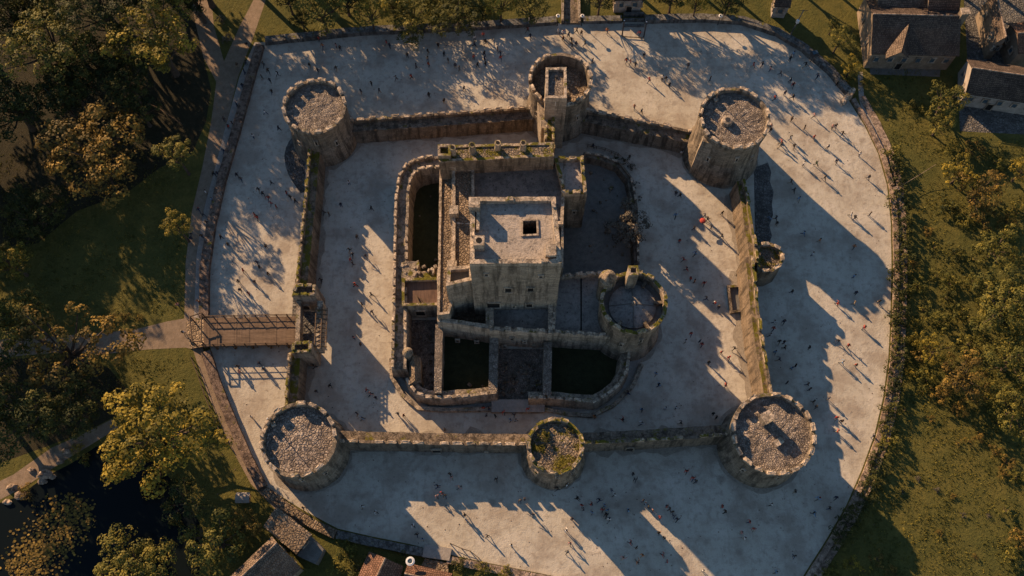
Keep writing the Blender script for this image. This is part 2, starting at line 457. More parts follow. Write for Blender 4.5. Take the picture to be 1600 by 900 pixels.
g = MB(); g.quad((-900, -700, 0), (900, -700, 0), (900, 1100, 0), (-900, 1100, 0))
props(g.obj('ground', M['ground']), kind='structure')
sheet('shaded_wood_floor', [(-300,-120),(300,-120),(312,30),(318,90),(330,140),(322,190),(300,240),(250,262),(200,300),(120,330),(60,380),(-300,420)], .004, 'shadelitter')  # dark sheets put the wood's shade into the ground colour
sheet('shaded_wood_floor', [(-300,560),(20,560),(110,560),(170,575),(200,610),(190,645),(140,672),(80,695),(-300,830)], .004, 'shadelitter')
PLAZA = [(408,66),(470,61),(560,52),(640,48),(720,46),(800,41),(880,36),(1000,34),(1100,32),(1160,36),(1212,54),(1252,78),(1290,112),(1322,150),(1350,195),(1372,240),(1386,290),(1392,350),(1393,420),(1391,500),(1388,560),(1380,620),(1366,680),(1346,735),(1322,790),(1290,845),(1258,895),(1220,960),(1100,990),(1000,935),(960,921),(900,907),(830,893),(760,879),(700,866),(640,850),(580,838),(528,826),(470,795),(415,760),(385,700),(350,615),(330,550),(322,500),(322,420),(334,350),(350,280),(372,205),(394,120)]
sheet('plaza', PLAZA, .02, 'plaza')
sheet('path', [(296,-60),(372,-60),(335,0),(329,0)][:0] or [(292,-60),(326,-60),(334,40),(350,96),(375,40),(396,0),(410,-60),(432,-60),(412,10),(395,60),(372,120),(352,200),(334,270),(318,330),(308,400),(304,490),(318,548),(340,610),(372,680),(405,745),(445,790),(528,832),(522,842),(440,806),(392,756),(356,690),(322,610),(302,548),(288,500),(290,410),(300,330),(316,262),(330,190),(338,128),(318,90),(304,30)], .008, 'track')
sheet('pavement', [(398,66),(412,66),(394,120),(372,205),(350,280),(334,350),(322,420),(320,500),(303,496),(307,400),(318,330),(334,270),(352,200),(374,120)], .012, 'paving')
sheet('approach_track', [(292,497),(262,502),(210,515),(160,520),(90,525),(20,528),(-60,540),(-60,566),(30,556),(100,550),(165,553),(230,546),(290,543),(302,546)], .012, 'track')
sheet('pond_path', [(-60,780),(20,742),(80,700),(130,678),(175,655),(185,668),(150,690),(100,720),(40,760),(-60,812)], .012, 'track')
sheet('pond', [(-80,815),(30,775),(70,745),(110,725),(150,698),(200,690),(250,730),(290,775),(318,830),(310,900),(320,960),(120,990),(-80,990)], .016, 'water')
sheet('garden_path', [(1340,112),(1348,112),(1350,150),(1362,185),(1380,215),(1392,255),(1385,258),(1372,215),(1352,188),(1342,155)], .01, 'paving')
sheet('yard', [(1498,166),(1640,168),(1640,212),(1500,205)], .01, 'cobble')
sheet('yard', [(1504,-30),(1660,-30),(1660,112),(1512,100)], .01, 'cobble')  # toned dark to stand in for the shade behind the houses
sheet('house_terrace', [(1358,100),(1470,106),(1468,120),(1360,116)], .01, 'courtfloor')
sheet('cobble_strip', [(458,214),(478,226),(476,300),(470,302),(464,294),(457,284),(450,272),(446,258),(444,244),(447,230),(452,220)], .03, 'cobble')
sheet('cobble_strip', [(1178,262),(1200,254),(1205,268),(1203,284),(1209,300),(1206,318),(1208,336),(1202,352),(1206,368),(1201,386),(1180,388)], .03, 'cobble')
sheet('court_floor', [(912,252),(960,254),(984,282),(992,330),(990,430),(860,440),(860,330)], .035, 'courtfloor')
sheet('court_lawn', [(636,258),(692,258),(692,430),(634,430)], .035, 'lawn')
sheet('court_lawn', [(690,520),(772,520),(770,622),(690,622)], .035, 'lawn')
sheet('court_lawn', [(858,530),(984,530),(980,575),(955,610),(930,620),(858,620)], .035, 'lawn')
sheet('court_floor', [(622,500),(692,500),(692,628),(655,622),(624,588)], .034, 'rubble')
sheet('court_floor', [(768,545),(862,545),(862,640),(768,640)], .034, 'rubble')
sheet('ring_terrace', [(608,588),(640,560),(800,600),(985,560),(1012,520),(1010,545),(985,600),(940,640),(890,645),(800,640),(655,641),(625,620)], .03, 'paving')

# ================================================================ towers
def edge_r(px, py, rpx, h): return (P(px+rpx, py, h)-P(px-rpx, py, h)).length/2

def round_tower(label, px, py, rpx, h, roof='rubble', moss=False, par=1.1, base=.5, roofdz=.25, slits=3, deep=0.0, nm=None, seed=0):
    c = P(px, py, h); r = edge_r(px, py, rpx, h)
    t = thing('round_tower', label, 'tower', (c.x, c.y, 0), 'round towers of the castle')
    st = M['towermoss'] if moss else M['tower']; rnd = random.Random(seed)
    zr = h-.75-par-deep; zc = h-.75-par-.5
    prof = [(0, r*1.0+base), (1.0, r+base*.75), (h*.28, r+base*.25), (h*.42, r*.965), (h*.6, r*.962), (zc-.5, r*.96), (zc, r*.975), (zc+.45, r)]
    k = []
    for i in range(len(prof)-1):
        (z0, r0), (z1, r1) = prof[i], prof[i+1]; n = max(1, int((z1-z0)/.9))
        for j in range(n): k.append((z0+(z1-z0)*j/n, r0+(r1-r0)*j/n))
    k.append(prof[-1])
    mb = MB(); mb.loft([[Vector((p.x, p.y, z)) for p in circle(c, rr, 56)] for z, rr in k], True, amp=.13)
    mb.obj('shaft', st, t)
    z = lambda rr, hh: [Vector((p.x, p.y, hh)) for p in circle(c, rr, 56)]
    p0 = zc+.45
    par_o = MB().loft([z(r, p0), z(r+.02, p0+.5), z(r, h-.75), z(r-.62, h-.75), z(r-.66, (h-.75+zr)/2), z(r-.68, zr)], True, amp=.09).obj('parapet', st, t)
    MB().disc((c.x, c.y, zr), r-.6, 48, .16, 8, roofdz).obj('roof', M[roof], t)
    merlons(par_o, circle(c, r-.31, 40), h-.75, 1.35, .75, .8, .6, True, M['merlonmoss'] if moss else None, rnd=rnd)
    for i in range(slits):
        a = R(-90)+(i-(slits-1)/2)*R(42)+R(rnd.uniform(-8, 8)); zz = h*(.5+.16*(i % 2))
        n = Vector((math.cos(a), math.sin(a), 0))
        window(t, Vector((c.x, c.y, zz))+n*r*.965, n, .35, 1.2)
    return t, c, r, zr

def flagpole(label, c, z, h=5.0):
    t = thing('flagpole', label, 'pole', (c.x, c.y, z))
    MB().tube([(c.x, c.y, z), (c.x, c.y, z+h)], [.09, .05], 8).obj('pole', M['beam'], t)
    MB().box((c.x, c.y, z+.25), .7, .7, .5, .4).obj('base', M['merlon'], t)
    MB().disc((c.x, c.y, z+h+.12), .12, 8, 0, 1, .1).obj('finial', M['whiteiron'], t)
    return t

T_TL = round_tower('round crenellated tower with a rubble-covered roof at the top left corner of the walls', 490, 163, 50, 12.5, seed=1, par=.75)
T_TC = round_tower('round tower with a deep open top pierced by a tall rectangular stair turret', 876, 121, 50, 13, roof='leanroof', seed=2, deep=2.0, par=.8)
T_TR = round_tower('round tower at the top right corner with a small hatch on its rubble roof', 1149, 181, 56, 14.5, seed=3, par=.9, base=.9)
T_BL = round_tower('round tower at the bottom left corner with a flagpole on its cobbled roof', 465, 685, 60, 11.0, roof='rubblecoarse', seed=4, par=.8, base=.6)
T_BM = round_tower('small round tower with bushes on its mossy roof in the bottom wall', 868, 695, 45, 10.5, roof='rubblemoss', moss=True, seed=5, par=.5, base=.9)
T_BR = round_tower('wide round tower at the bottom right corner with a stone stack on its roof', 1210, 676, 66, 10.8, seed=6, par=.75, base=.4)
T_CR = round_tower('round keep tower with a dark conical roof ringed by an open wall walk', 991, 470, 53, 15, roof='courtfloor', moss=True, seed=7, par=1.3, deep=.9, base=.5, roofdz=.02, slits=2)

# stair turret and buttress of the middle top tower
t = T_TC[0]
poly = PP([(853,105),(885,105),(886,153),(852,153)], 18.5)
MB().prism(poly, 0, 17.3, amp=.06).obj('stair_turret', M['keep'], t)
po = MB().ring(poly, .5, 17.2, 18.5, amp=.07).obj('turret_parapet', M['merlon'], t)
MB().poly(inset(poly, .4), 17.8).obj('turret_roof', M['rubble'], t)
q = P(869, 122, 17.4); MB().tube([(q.x, q.y, 17.7), (q.x, q.y, 18.1)], .3, 10).obj('roof_vent', M['iron'], t)
poly = PP([(838,158),(853,152),(856,158),(852,226),(846,228)], 11)
MB().prism(PP([(839,152),(856,152),(856,200),(846,200)], 11), 0, 11, amp=.08).obj('buttress', M['keep'], t)
wl = MB().prism(PP([(851,165),(867,165),(867,232),(851,232)], 12), 0, 11, amp=.08).obj('link_wall', M['keepmoss'], t)
ra = PP([(853,165),(853,232)], 12); rb = PP([(865,165),(865,232)], 12)
for a in (ra, rb): merlons(wl, a, 11, 1.3, .5, .9, .5, False, M['merlonmoss'])
c = T_TC[1]; window(t, on_plane(873, 193, (c.x, c.y-T_TC[2]*.965, 0), Vector((0, 1, 0))), (0, -1), .9, 1.5)
q = P(868, 158, 17); f = MB().tube([(q.x, q.y-.2, 13.5), (q.x, q.y-.2, 17.2)], .07, 6)
f.obj('flagstaff', M['whiteiron'], t)

# top right: garderobe block, hatch, pole
t, c, r, zr = T_TR
poly = PP([(1100,208),(1118,214),(1114,226),(1097,220)], 12.5); MB().prism(poly, 0, 12.5, amp=.08, batter=.3).obj('garderobe', M['keep'], t)
poly = PP([(1120,218),(1136,222),(1133,238),(1117,234)], 9.5); MB().prism(poly, 0, 9.5, amp=.08, batter=.4).obj('buttress', M['keep'], t)
q = P(1135, 192, zr); MB().tube([(q.x, q.y, zr), (q.x, q.y, zr+1.1), (q.x, q.y, zr+1.2)], [1.1, .95, .5], 14).obj('hatch', M['merlon'], t)
MB().disc((q.x, q.y, zr+1.23), .48, 14).obj('hatch_lid', M['iron'], t)
flagpole('bare flagpole on the rubble roof of the top right tower', P(1118, 158, zr), zr+.2, 3.4)
# bottom left pole, bottom right stack
t, c, r, zr = T_BL; flagpole('bare wooden flagpole on the cobbled roof of the bottom left tower', P(424, 660, zr+2), zr+.2, 4.5)
t, c, r, zr = T_BR
q = P(1196, 655, zr+1); s = MB().box((q.x, q.y, zr+1.2), 1.6, 1.6, 2.6, .5).obj('stack', M['keep'], t)
MB().box((q.x, q.y, zr+2.6), 1.9, 1.9, .3, .5).obj('stack_cap', M['merlon'], s)
q = P(1215, 692, zr); MB().box((q.x, q.y, zr+.5), 1.5, 1.1, .9, .6).obj('roof_block', M['merlon'], t)
q = P(1200, 735, 8); 

# cone roof and lookout of the keep's round tower
t, c, r, zr = T_CR
rc = r-1.7; cz = zr+.3
rings = [[Vector((p.x, p.y, cz+1.3*(1-k/8))) for p in circle(c, max(.05, rc*k/8), 40)] for k in range(9)]
MB().loft([[Vector((p.x, p.y, zr)) for p in circle(c, rc-.1, 40)], [Vector((p.x, p.y, cz)) for p in circle(c, rc-.1, 40)]], True).obj('drum', M['tower'], t)
roofo = MB().loft(rings, True, amp=.05).obj('cone_roof', M['greyslab'], t)
MB().tube([(c.x, c.y, cz+1.15), (c.x, c.y, cz+1.8)], [.42, .3], 12).obj('finial', M['merlon'], roofo)
for a in range(0, 360, 90):
    d = Vector((math.cos(R(a)), math.sin(R(a)), 0)); p0 = Vector((c.x, c.y, cz+1.34)); p1 = Vector((c.x, c.y, cz+.04))+d*rc
    MB().tube([p0, p1], .11, 5).obj('ridge_rib', M['courtfloor'], roofo)
for a in (-125, -60, 5, 60):
    d = Vector((math.cos(R(a)), math.sin(R(a)), 0)); p = Vector((c.x, c.y, zr+.6))+d*(r-1.3)
    MB().box(p, 1.6, .5, 1.2, R(a)).obj('cross_wall', M['tower'], t)
poly = PP([(982,415),(997,415),(998,430),(982,430)], 19)
lk = MB().prism(poly, zr-1, 18.3, amp=.05).obj('lookout_turret', M['keep'], t)
MB().ring(poly, .4, 18.25, 19.1, .8).obj('turret_parapet', M['merlonmoss'], lk)
MB().poly(inset(poly, .3), 18.36).obj('turret_roof', M['courtfloor'], lk)
q = P(950, 434, 15.5); r2 = 1.4
bz = MB().loft([[Vector((p.x, p.y, z)) for p in circle(q, rr, 16)] for z, rr in ((0, r2), (8, r2), (13, r2*1.05), (14.5, r2*1.1), (15.6, r2*1.05), (17, .05))], True, amp=.06).obj('bartizan', M['tower'], t)

# half-round turret on the right wall
zt = 6.8
poly = PP([(1184,378),(1206,377),(1218,383),(1226,394),(1226,406),(1219,417),(1206,424),(1184,424)], zt)
t = thing('wall_turret', 'small half-round open turret standing out from the right curtain wall', 'turret', (poly[3].x-2, poly[3].y-1, 0))
MB().prism(poly, 0, zt-2.4, amp=.08, batter=.35).obj('shaft', M['wall'], t)
pr = MB().ring(poly, .6, zt-2.5, zt-.6, .9).obj('parapet', M['wallmoss'], t)
MB().poly(inset(poly, .5), zt-1.3).obj('roof', M['rubblemoss'], t)
merlons(pr, inset(poly, .3)[0:], zt-.7, 1.3, .7, .75, .6, False)

# ================================================================ curtain walls
def lerp_path(px, z): return resample(PP(px, z), 1.3, False)
def wall(label, px, ztop, side, th=2.3, mh=.75, ph=.9, name='curtain_wall', mat='wall', moss=False, group='curtain walls between the towers', cat='wall', ln=1.35, gap=.8, batter=.35, skip=.13, both=False, pth=.5):
    """px: outer top line at ztop; the wall's thickness lies on the given side (+1 left of the direction)"""
    path = lerp_path(px, ztop); inn = inset(path, th*side, False); outb = inset(path, -batter*side, False); innb = inset(path, (th+batter)*side, False)
    zw = ztop-mh-ph; mid = path[len(path)//2]
    t = thing(name, label, cat, (mid.x, mid.y, 0), group)
    n = max(2, int(zw/1.1)); rings = []
    for i in range(len(path)):
        o, ob, q, qb = path[i], outb[i], inn[i], innb[i]
        ring = [Vector((ob.x+(o.x-ob.x)*j/n, ob.y+(o.y-ob.y)*j/n, zw*j/n)) for j in range(n+1)]
        ring += [Vector((o.x*.5+q.x*.5, o.y*.5+q.y*.5, zw))]
        ring += [Vector((qb.x+(q.x-qb.x)*j/n, qb.y+(q.y-qb.y)*j/n, zw*j/n)) for j in range(n, -1, -1)]
        rings.append(ring)
    MB().loft(rings, True, True, True, amp=.13).obj('wall_body', M[mat], t)
    sides = [(path, 1)] + ([(inn, -1)] if both else [])
    for pth_, sg in sides:
        a = pth_; b = inset(pth_, pth*side*sg, False)
        hh = ph if sg == 1 else ph*.8
        rr = [[Vector((a[i].x, a[i].y, zw-.05)), Vector((a[i].x, a[i].y, zw+hh)), Vector((b[i].x, b[i].y, zw+hh)), Vector((b[i].x, b[i].y, zw-.05))] for i in range(len(a))]
        po = MB().loft(rr, True, True, True, amp=.13).obj('parapet', M[mat], t)
        merlons(po, inset(a, pth*.5*side*sg, False), zw+hh, ln, gap, mh, pth, False, M['merlonmoss'] if moss else None, skip=skip if sg == 1 else .4)
    return t, path, inn, zw
W1 = wall('top curtain wall from the rubble-roofed left tower to the stair turret tower', [(536,184),(640,177),(740,170),(842,163)], 5.6, -1, skip=.04)
W2 = wall('top curtain wall running down from the stair turret tower to the right', [(912,167),(1000,184),(1094,203)], 5.6, -1, ln=1.5)
W3 = wall('left curtain wall above the gatehouse with weeds along its walk', [(481,228),(476,290),(468,370),(460,450)], 6.6, 1, th=1.9, moss=True, mat='wallmoss')
W4 = wall('short left curtain wall between the gatehouse and the flagpole tower', [(450,548),(446,590),(443,645)], 6.4, 1, th=1.9, moss=True, mat='wallmoss')
W5 = wall('bottom curtain wall with a small door left of the mossy tower', [(520,690),(620,692),(720,694),(828,695)], 5.6, 1, th=2.2, ln=1.5, gap=.7)
W6 = wall('bottom curtain wall right of the mossy round tower', [(908,693),(1000,689),(1080,684),(1152,679)], 5.8, 1, th=2.2, ln=1.5, gap=.6, moss=True)
W7 = wall('right curtain wall above the half-round turret with mossy walk', [(1165,276),(1172,310),(1178,350),(1184,385),(1187,408)], 7.2, -1, th=1.3, moss=True, mat='wallmoss', ln=1.9, gap=.8)
W8 = wall('right curtain wall below the half-round turret with tall sunlit inner face', [(1178,396),(1181,420),(1186,470),(1194,530),(1204,585),(1210,622)], 8.4, -1, th=1.2, moss=True, mat='wallmoss', ln=1.9, gap=.8, batter=.25)
# door in the bottom wall
a, b = W5[1][len(W5[1])//3], W5[1][len(W5[1])//2]
d = (b-a).normalized(); n = Vector((d.y, -d.x, 0)); n = n if n.y < 0 else -n
p = on_plane(685, 712, W5[1][len(W5[1])//2]+n*.3, n); p.z = 1.2
dr = window(W5[0], p, n, 1.4, 2.2, name='doorway')
for px in (760, 590):
    p = on_plane(px, 706, W5[1][len(W5[1])//2]+n*.15, n); window(W5[0], p, n, .3, .9)
p = W6[1][len(W6[1])//3]+Vector((0, -.32, 1.1)); window(W6[0], p, (0, -1), 1.2, 2.0, name='doorway')
# lean-to pens against the right wall's inner face
t = thing('walled_pen', 'low roofless walled pen against the inner face of the right wall', 'pen', P(1144, 450, 0))
poly = PP([(1136,446),(1163,444),(1166,486),(1141,489)], .7); MB().ring(poly, .45, 0, .7).obj('pen_wall', M['wall'], t)
MB().poly(inset(poly, .4), .06).obj('pen_floor', M['courtfloor'], t)

# ================================================================ the gatehouse and its bridge
t = thing('gatehouse', 'gatehouse of two small square piers around a dark passage at the bridge end', 'gatehouse', P(480, 510, 0))
for poly_px, z in (([(462,443),(493,443),(492,461),(455,461)], 8.4), ([(457,534),(487,532),(486,550),(455,551)], 8.0)):
    poly = PP(poly_px, z)
    MB().prism(poly, 0, z-1.0, amp=.08, batter=.25).obj('pier', M['keep'], t)
    pr = MB().ring(poly, .5, z-1.1, z-.35, .8).obj('parapet', M['keepmoss'], t)
    merlons(pr, inset(poly, .25), z-.35, .95, .5, .5, .5, True, M['merlonmoss'])
    MB().poly(inset(poly, .4), z-.94).obj('pier_roof', M['moss'] if False else M['rubblemoss'], t)
poly = PP([(463,470),(470,470),(468,545),(461,545)], 6); MB().prism(poly, 3.4, 6, amp=.07, cap0=True).obj('gate_lintel', M['keep'], t)
poly = PP([(496,470),(505,470),(503,545),(494,545)], 6); MB().prism(poly, 3.2, 6, amp=.07, cap0=True).obj('rear_lintel', M['keep'], t)
a, b = P(497, 484, 6.3), P(495, 541, 6.3)
for i in range(9):
    p = a.lerp(b, i/8); MB().tube([p+Vector((-.5, 0, .1)), p+Vector((1.7, 0, -.3))], .12, 6).obj('hoarding_beam', M['beam'], t)
for off in (-.3, .7, 1.6):
    MB().tube([a+Vector((off, .4, .25-off*.2)), b+Vector((off, -.4, .25-off*.2))], .10, 6).obj('hoarding_rail', M['beam'], t)
poly = PP([(458,460),(497,460),(490,534),(455,534)], 0); MB().poly(poly, .05).obj('passage_floor', M['cobble'], t)
p = P(475, 458, 4); window(t, on_plane(478, 478, P(475, 461, 8.4), Vector((0, 1, 0)))+Vector((0, -.2, 0)), (0, -1), 1.3, 2.0)

t = thing('footbridge', 'wooden plank footbridge with railings leading to the gatehouse', 'bridge', P(390, 520, 0))
zb = 1.9
A, B, Cc, D = P(318, 497, zb), P(466, 494, zb), P(466, 538, zb), P(318, 541, zb)
npl = 74
for i in range(npl):
    u0, u1 = i/npl, (i+.93)/npl; e = random.uniform(-.05, .05)
    a, b, c2, d2 = A.lerp(B, u0), A.lerp(B, u1), D.lerp(Cc, u1), D.lerp(Cc, u0)
    zz = Vector((0, 0, random.uniform(-.02, .03))); dn = Vector((0, 0, -.12))
    if i == 0: deck = MB()
    deck.loft([[a+zz+dn, b+zz+dn, c2+zz+dn, d2+zz+dn], [a+zz, b+zz, c2+zz, d2+zz]], True, True, True)
deck.obj('deck', M['wood'], t)
for (s0, s1, off) in ((A, B, -.1), (D, Cc, .1), (A.lerp(D, .5), B.lerp(Cc, .5), 0)):
    MB().tube([s0+Vector((0, off, -.3)), s1+Vector((0, off, -.3))], .17, 6).obj('girder', M['beam'], t)
for s0, s1 in ((A, B), (D, Cc)):
    for hh in (.55, 1.15):
        MB().tube([s0+Vector((0, 0, hh)), s1+Vector((0, 0, hh))], .06 if hh < 1 else .08, 6).obj('rail', M['beam'], t)
    for i in range(10):
        p = s0.lerp(s1, i/9); MB().box(p+Vector((0, 0, .0)), .16, .16, 2.5).obj('railing_post', M['beam'], t)
for i in range(5):
    for s0, s1 in ((A, B), (D, Cc)):
        p = s0.lerp(s1, .12+i*.19); MB().box((p.x, p.y, zb/2-.1), .3, .3, zb-.2).obj('bridge_pile', M['beam'], t)
# ramp and portal frame at the outer end
a, b, c2, d2 = P(290, 503, .05), P(319, 498, zb), P(319, 541, zb), P(297, 545, .05)
MB().loft([[a, b, c2, d2], [a-Vector((0, 0, .04)), b-Vector((0, 0, .3)), c2-Vector((0, 0, .3)), d2-Vector((0, 0, .04))]], True, True, True).obj('ramp', M['leanroof'], t)
for (x, y) in ((304, 503), (308, 541), (322, 497), (322, 541)):
    p = P(x, y, 1); MB().tube([(p.x, p.y, .2), (p.x, p.y, 4.0)], .13, 8).obj('portal_post', M['beam'], t)
for (x0, y0, x1, y1) in ((304, 503, 308, 541), (322, 497, 322, 541), (304, 503, 322, 497), (308, 541, 322, 541)):
    p, q = P(x0, y0, 1), P(x1, y1, 1); MB().tube([(p.x, p.y, 3.9), (q.x, q.y, 3.9)], .12, 8).obj('portal_beam', M['beam'], t)

# ================================================================ the keep
K = thing('keep', 'massive rectangular stone keep with stepped flat roofs in the middle of the castle', 'keep', P(800, 480, 0))
def block(px, z, par=1.0, th=.6, roof='slab', mat='keep', z0=0, merl=False, mm=None, name='block', dz=0, batter=0.0):
    poly = PP(px, z)
    o = MB().prism(poly, z0, z-par, amp=.09, batter=batter, cap1=False).obj(name, M[mat], K)
    if par > 0:
        pr = MB().ring(poly, th, z-par-.1, z, 1.0, .07).obj('parapet', M['merlonmoss'] if mm else M['merlon'], o)
        if merl: merlons(pr, inset(poly, th/2), z, 1.2, .7, .7, th, True, M['merlonmoss'] if mm else None, skip=.12)
    inn = inset(poly, th*.9)
    ro = MB()
    if par > 0: ro.poly(inn, z-par-dz).obj('roof', M[roof], o)
    else: ro.poly(poly, z-.005).obj('roof', M[roof], o)
    return o, poly
# main tower with an open hatch in the roof
zk = 28.5
poly = PP([(735,308),(868,307),(878,411),(734,412)], zk)
main = MB().prism(poly, 0, zk-1.05, amp=.10, cap1=False).obj('main_tower', M['keep'], K)
pr = MB().ring(poly, .75, zk-1.15, zk, 1.0, .08).obj('parapet', M['merlon'], main)
merlons(pr, inset(poly, .38), zk-.02, 1.0, 3.0, .35, .6, True, skip=.4)
inn = inset(poly, .65); zr = zk-1.05
hp = PP([(817,346),(838,345),(839,366),(817,367)], zr)
i0, i1, i2, i3 = [Vector((p.x, p.y, zr)) for p in inn]; h0, h1, h2, h3 = hp
if area(inn) < 0: pass
rf = MB()
for a, b, c2, d2 in ((i0, i1, h1, h0), (i1, i2, h2, h1), (i2, i3, h3, h2), (i3, i0, h0, h3)): rf.quad(a, b, c2, d2)
rfo = rf.obj('roof', M['slab'], main)
pit = MB(); pit.loft([hp, [p+Vector((0, 0, -3.0)) for p in hp]], True); pit.obj('hatch_shaft', M['leanroof'], rfo)
MB().poly([p+Vector((0, 0, -2.9)) for p in hp]).obj('hatch_floor', M['dark'], rfo)
MB().ring(inset(hp, -.3) if True else hp, .3, zr-.1, zr+.22, .6, .03).obj('hatch_kerb', M['merlon'], rfo)
for (x, y, sx, sy, hh, nm) in ((749, 385, 1.7, 1.7, 2.4, 'chimney'), (742, 327, 1.8, 1.8, 2.6, 'corner_block'), (860, 396, 1.7, 2.0, 1.6, 'corner_block'), (747, 345, .5, 4.0, 1.0, 'roof_wall')):
    q = P(x, y, zr); o = MB().prism([Vector((q.x+dx*sx/2, q.y+dy*sy/2, 0)) for dx, dy in ((-1, -1), (1, -1), (1, 1), (-1, 1))], zr-.1, zr+hh, .8, .05).obj(nm, M['merlon'], main)
    if nm == 'chimney': MB().disc((q.x, q.y, zr+hh+.03), .5, 12).obj('flue', M['dark'], o)
# north gallery, north range, corner block
block([(686,227),(862,222),(866,244),(686,253)], 17.6, .22, .5, 'rubblemoss', 'keepmoss', mm=True, name='gallery', merl=False)
for x, y in ((708, 240), (738, 236), (778, 233), (817, 233)):
    q = P(x, y, 17.3); ch = MB().loft([[Vector((p.x, p.y, z)) for p in circle(q, rr, 12)] for z, rr in ((17, .85), (17.6, .6), (19.2, .5), (19.3, .62), (19.6, .6))], True, amp=.05, cap1=True).obj('chimney', M['merlonmoss'], K)
    MB().disc((q.x, q.y, 19.64), .36, 10).obj('flue', M['dark'], ch)
block([(684,225),(704,225),(704,243),(684,243)], 18.8, .7, .45, 'rubblemoss', 'keepmoss', mm=True, name='corner_turret')
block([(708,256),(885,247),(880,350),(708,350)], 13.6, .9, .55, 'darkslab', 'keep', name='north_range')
block([(866,247),(911,245),(917,303),(880,304)], 14.4, .8, .6, 'slab', 'keepmoss', mm=True, merl=True, name='corner_block')
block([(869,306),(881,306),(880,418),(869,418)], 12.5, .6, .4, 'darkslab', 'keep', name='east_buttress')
# west terraces
block([(687,256),(709,256),(708,470),(702,490),(683,492)], 11.0, .3, .45, 'leanroof', 'keep', name='west_walk')
block([(707,262),(741,262),(741,432),(707,432)], 14.0, .4, .5, 'leanroof', 'keep', name='west_terrace')
block([(699,417),(738,414),(739,437),(697,447)], 18.5, 1.3, .6, 'courtfloor', 'keep', name='corner_turret')
for x, y in ((709, 328), (706, 414), (705, 256)):
    q = P(x, y, 15.2); MB().prism([Vector((q.x+dx*.8, q.y+dy*.8, 0)) for dx, dy in ((-1, -1), (1, -1), (1, 1), (-1, 1))], 10, 15.4, .9, .06).obj('pinnacle', M['merlon'], K)
# lower southern halls
block([(683,502),(766,514),(766,420),(683,420)], 8.2, 3.8, .8, 'leanroof', 'keep', name='south_hall')
so, spoly = block([(765,517),(863,521),(863,440),(765,440)], 8.6, 1.7, .7, 'greyslab', 'keep', name='south_bastion', merl=True)
block([(861,521),(955,527),(944,424),(868,430)], 8.0, 1.1, .6, 'greyslab', 'keep', name='east_hall', merl=True)
p0 = P(907, 480, 8.5); MB().tube([P(908, 434, 6.95), P(908, 516, 6.95)], .12, 5).obj('roof_ridge', M['dark'], K)
block([(765,522),(779,522),(777,612),(763,612)], 4.6, 0, roof='rubble', name='cross_wall')
block([(850,535),(863,535),(861,617),(848,617)], 4.6, 0, roof='rubble', name='cross_wall')
block([(680,506),(692,506),(690,614),(678,614)], 5.0, 0, roof='rubble', name='cross_wall')
block([(768,624),(851,624),(851,644),(768,644)], .9, 0, roof='paving', name='entrance_steps')
# windows of the south face
n = Vector((0, -1, 0)); base = (poly[2].x, (poly[2].y+poly[3].y)/2, 0)
for (x, y, wd, ht) in ((794, 452, 1.0, 1.7), (829, 451, .9, 1.5), (771, 476, 2.2, 2.2), (827, 476, 1.0, 1.6), (760, 428, .5, .8), (845, 431, .5, .8), (803, 478, .4, .9)):
    p = on_plane(x, y, (0, base[1], 0), n); window(main, p-Vector((0, 0, 0))+n*.02, n, wd, ht)
for (x, y) in ((788, 540), (800, 528), (820, 533), (835, 540), (890, 535), (925, 538)):
    p = on_plane(x, y, (0, P(800, 519, 8.6)[1], 0), n); window(so, p+n*.1, n, .45, .8)
p = on_plane(812, 553, (0, P(800, 519, 8.6)[1], 0), n); window(so, p+n*.12, n, 1.4, 2.2, name='doorway')
for (x, y) in ((715, 528), (745, 530)):
    p = on_plane(x, y, (0, P(725, 509, 8.2)[1], 0), n); window(so, p+n*.45, n, .45, .8)
p = on_plane(897, 330, (0, P(897, 304, 14.4)[1], 0), n); window(K, p+n*.1, n, .4, .9)

# board-roofed lodge and ruins in the west court
t = thing('lodge', 'small board-roofed lodge between the two left courts of the keep', 'building', P(658, 480, 0))
poly = PP([(628,436),(688,434),(688,478),(628,479)], 6.2)
MB().prism(poly, 0, 5.9, amp=.06, cap1=False).obj('walls', M['keep'], t)
rp = MB().ring(poly, .5, 5.6, 6.6, 1.0, .06).obj('parapet', M['merlonmoss'], t)
MB().poly(inset(poly, .4), 5.75).obj('board_roof', M['woodroof'], t)
p = on_plane(657, 488, (0, poly[2].y, 0), n); window(t, p+n*.08, n, 1.6, 2.2, name='archway')
for x0, y0, x1, y1 in ((650, 462, 656, 476), (657, 466, 668, 477)):
    a, b = P(x0, y0, 5.9), P(x1, y1, 5.9); MB().tube([a+Vector((0, 0, .1)), b+Vector((0, 0, .25))], .16, 6).obj('loose_beam', M['beam'], t)
t = thing('ruined_wall', 'ragged ruined wall stub above the board-roofed lodge', 'ruin', P(655, 425, 0))
poly = PP([(626,408),(654,406),(652,434),(628,434)], 6.6); MB().prism(poly, 0, 6.2, .9, .3).obj('wall_stub', M['keep'], t)
MB().prism(PP([(652,424),(690,420),(690,434),(652,434)], 6.0), 0, 6, .9, .35).obj('broken_wall', M['keepmoss'], t)
for k in range(14):
    q = P(random.uniform(628, 688), random.uniform(410, 430), 6.2); MB().box((q.x, q.y, 6.1+random.random()*.2), random.uniform(.4, 1), random.uniform(.4, .8), random.uniform(.3, .7), random.uniform(0, 3), taper=.7).obj('loose_stone', M['merlon'], t)
t = thing('chapel', 'little stone chapel with a corner turret in the bottom left court', 'building', P(648, 600, 0))
poly = PP([(637,557),(656,554),(657,592),(640,598)], 5.6); MB().prism(poly, 0, 4.6, amp=.08).obj('walls', M['keep'], t)
a, b = (poly[0]+poly[1])/2, (poly[2]+poly[3])/2
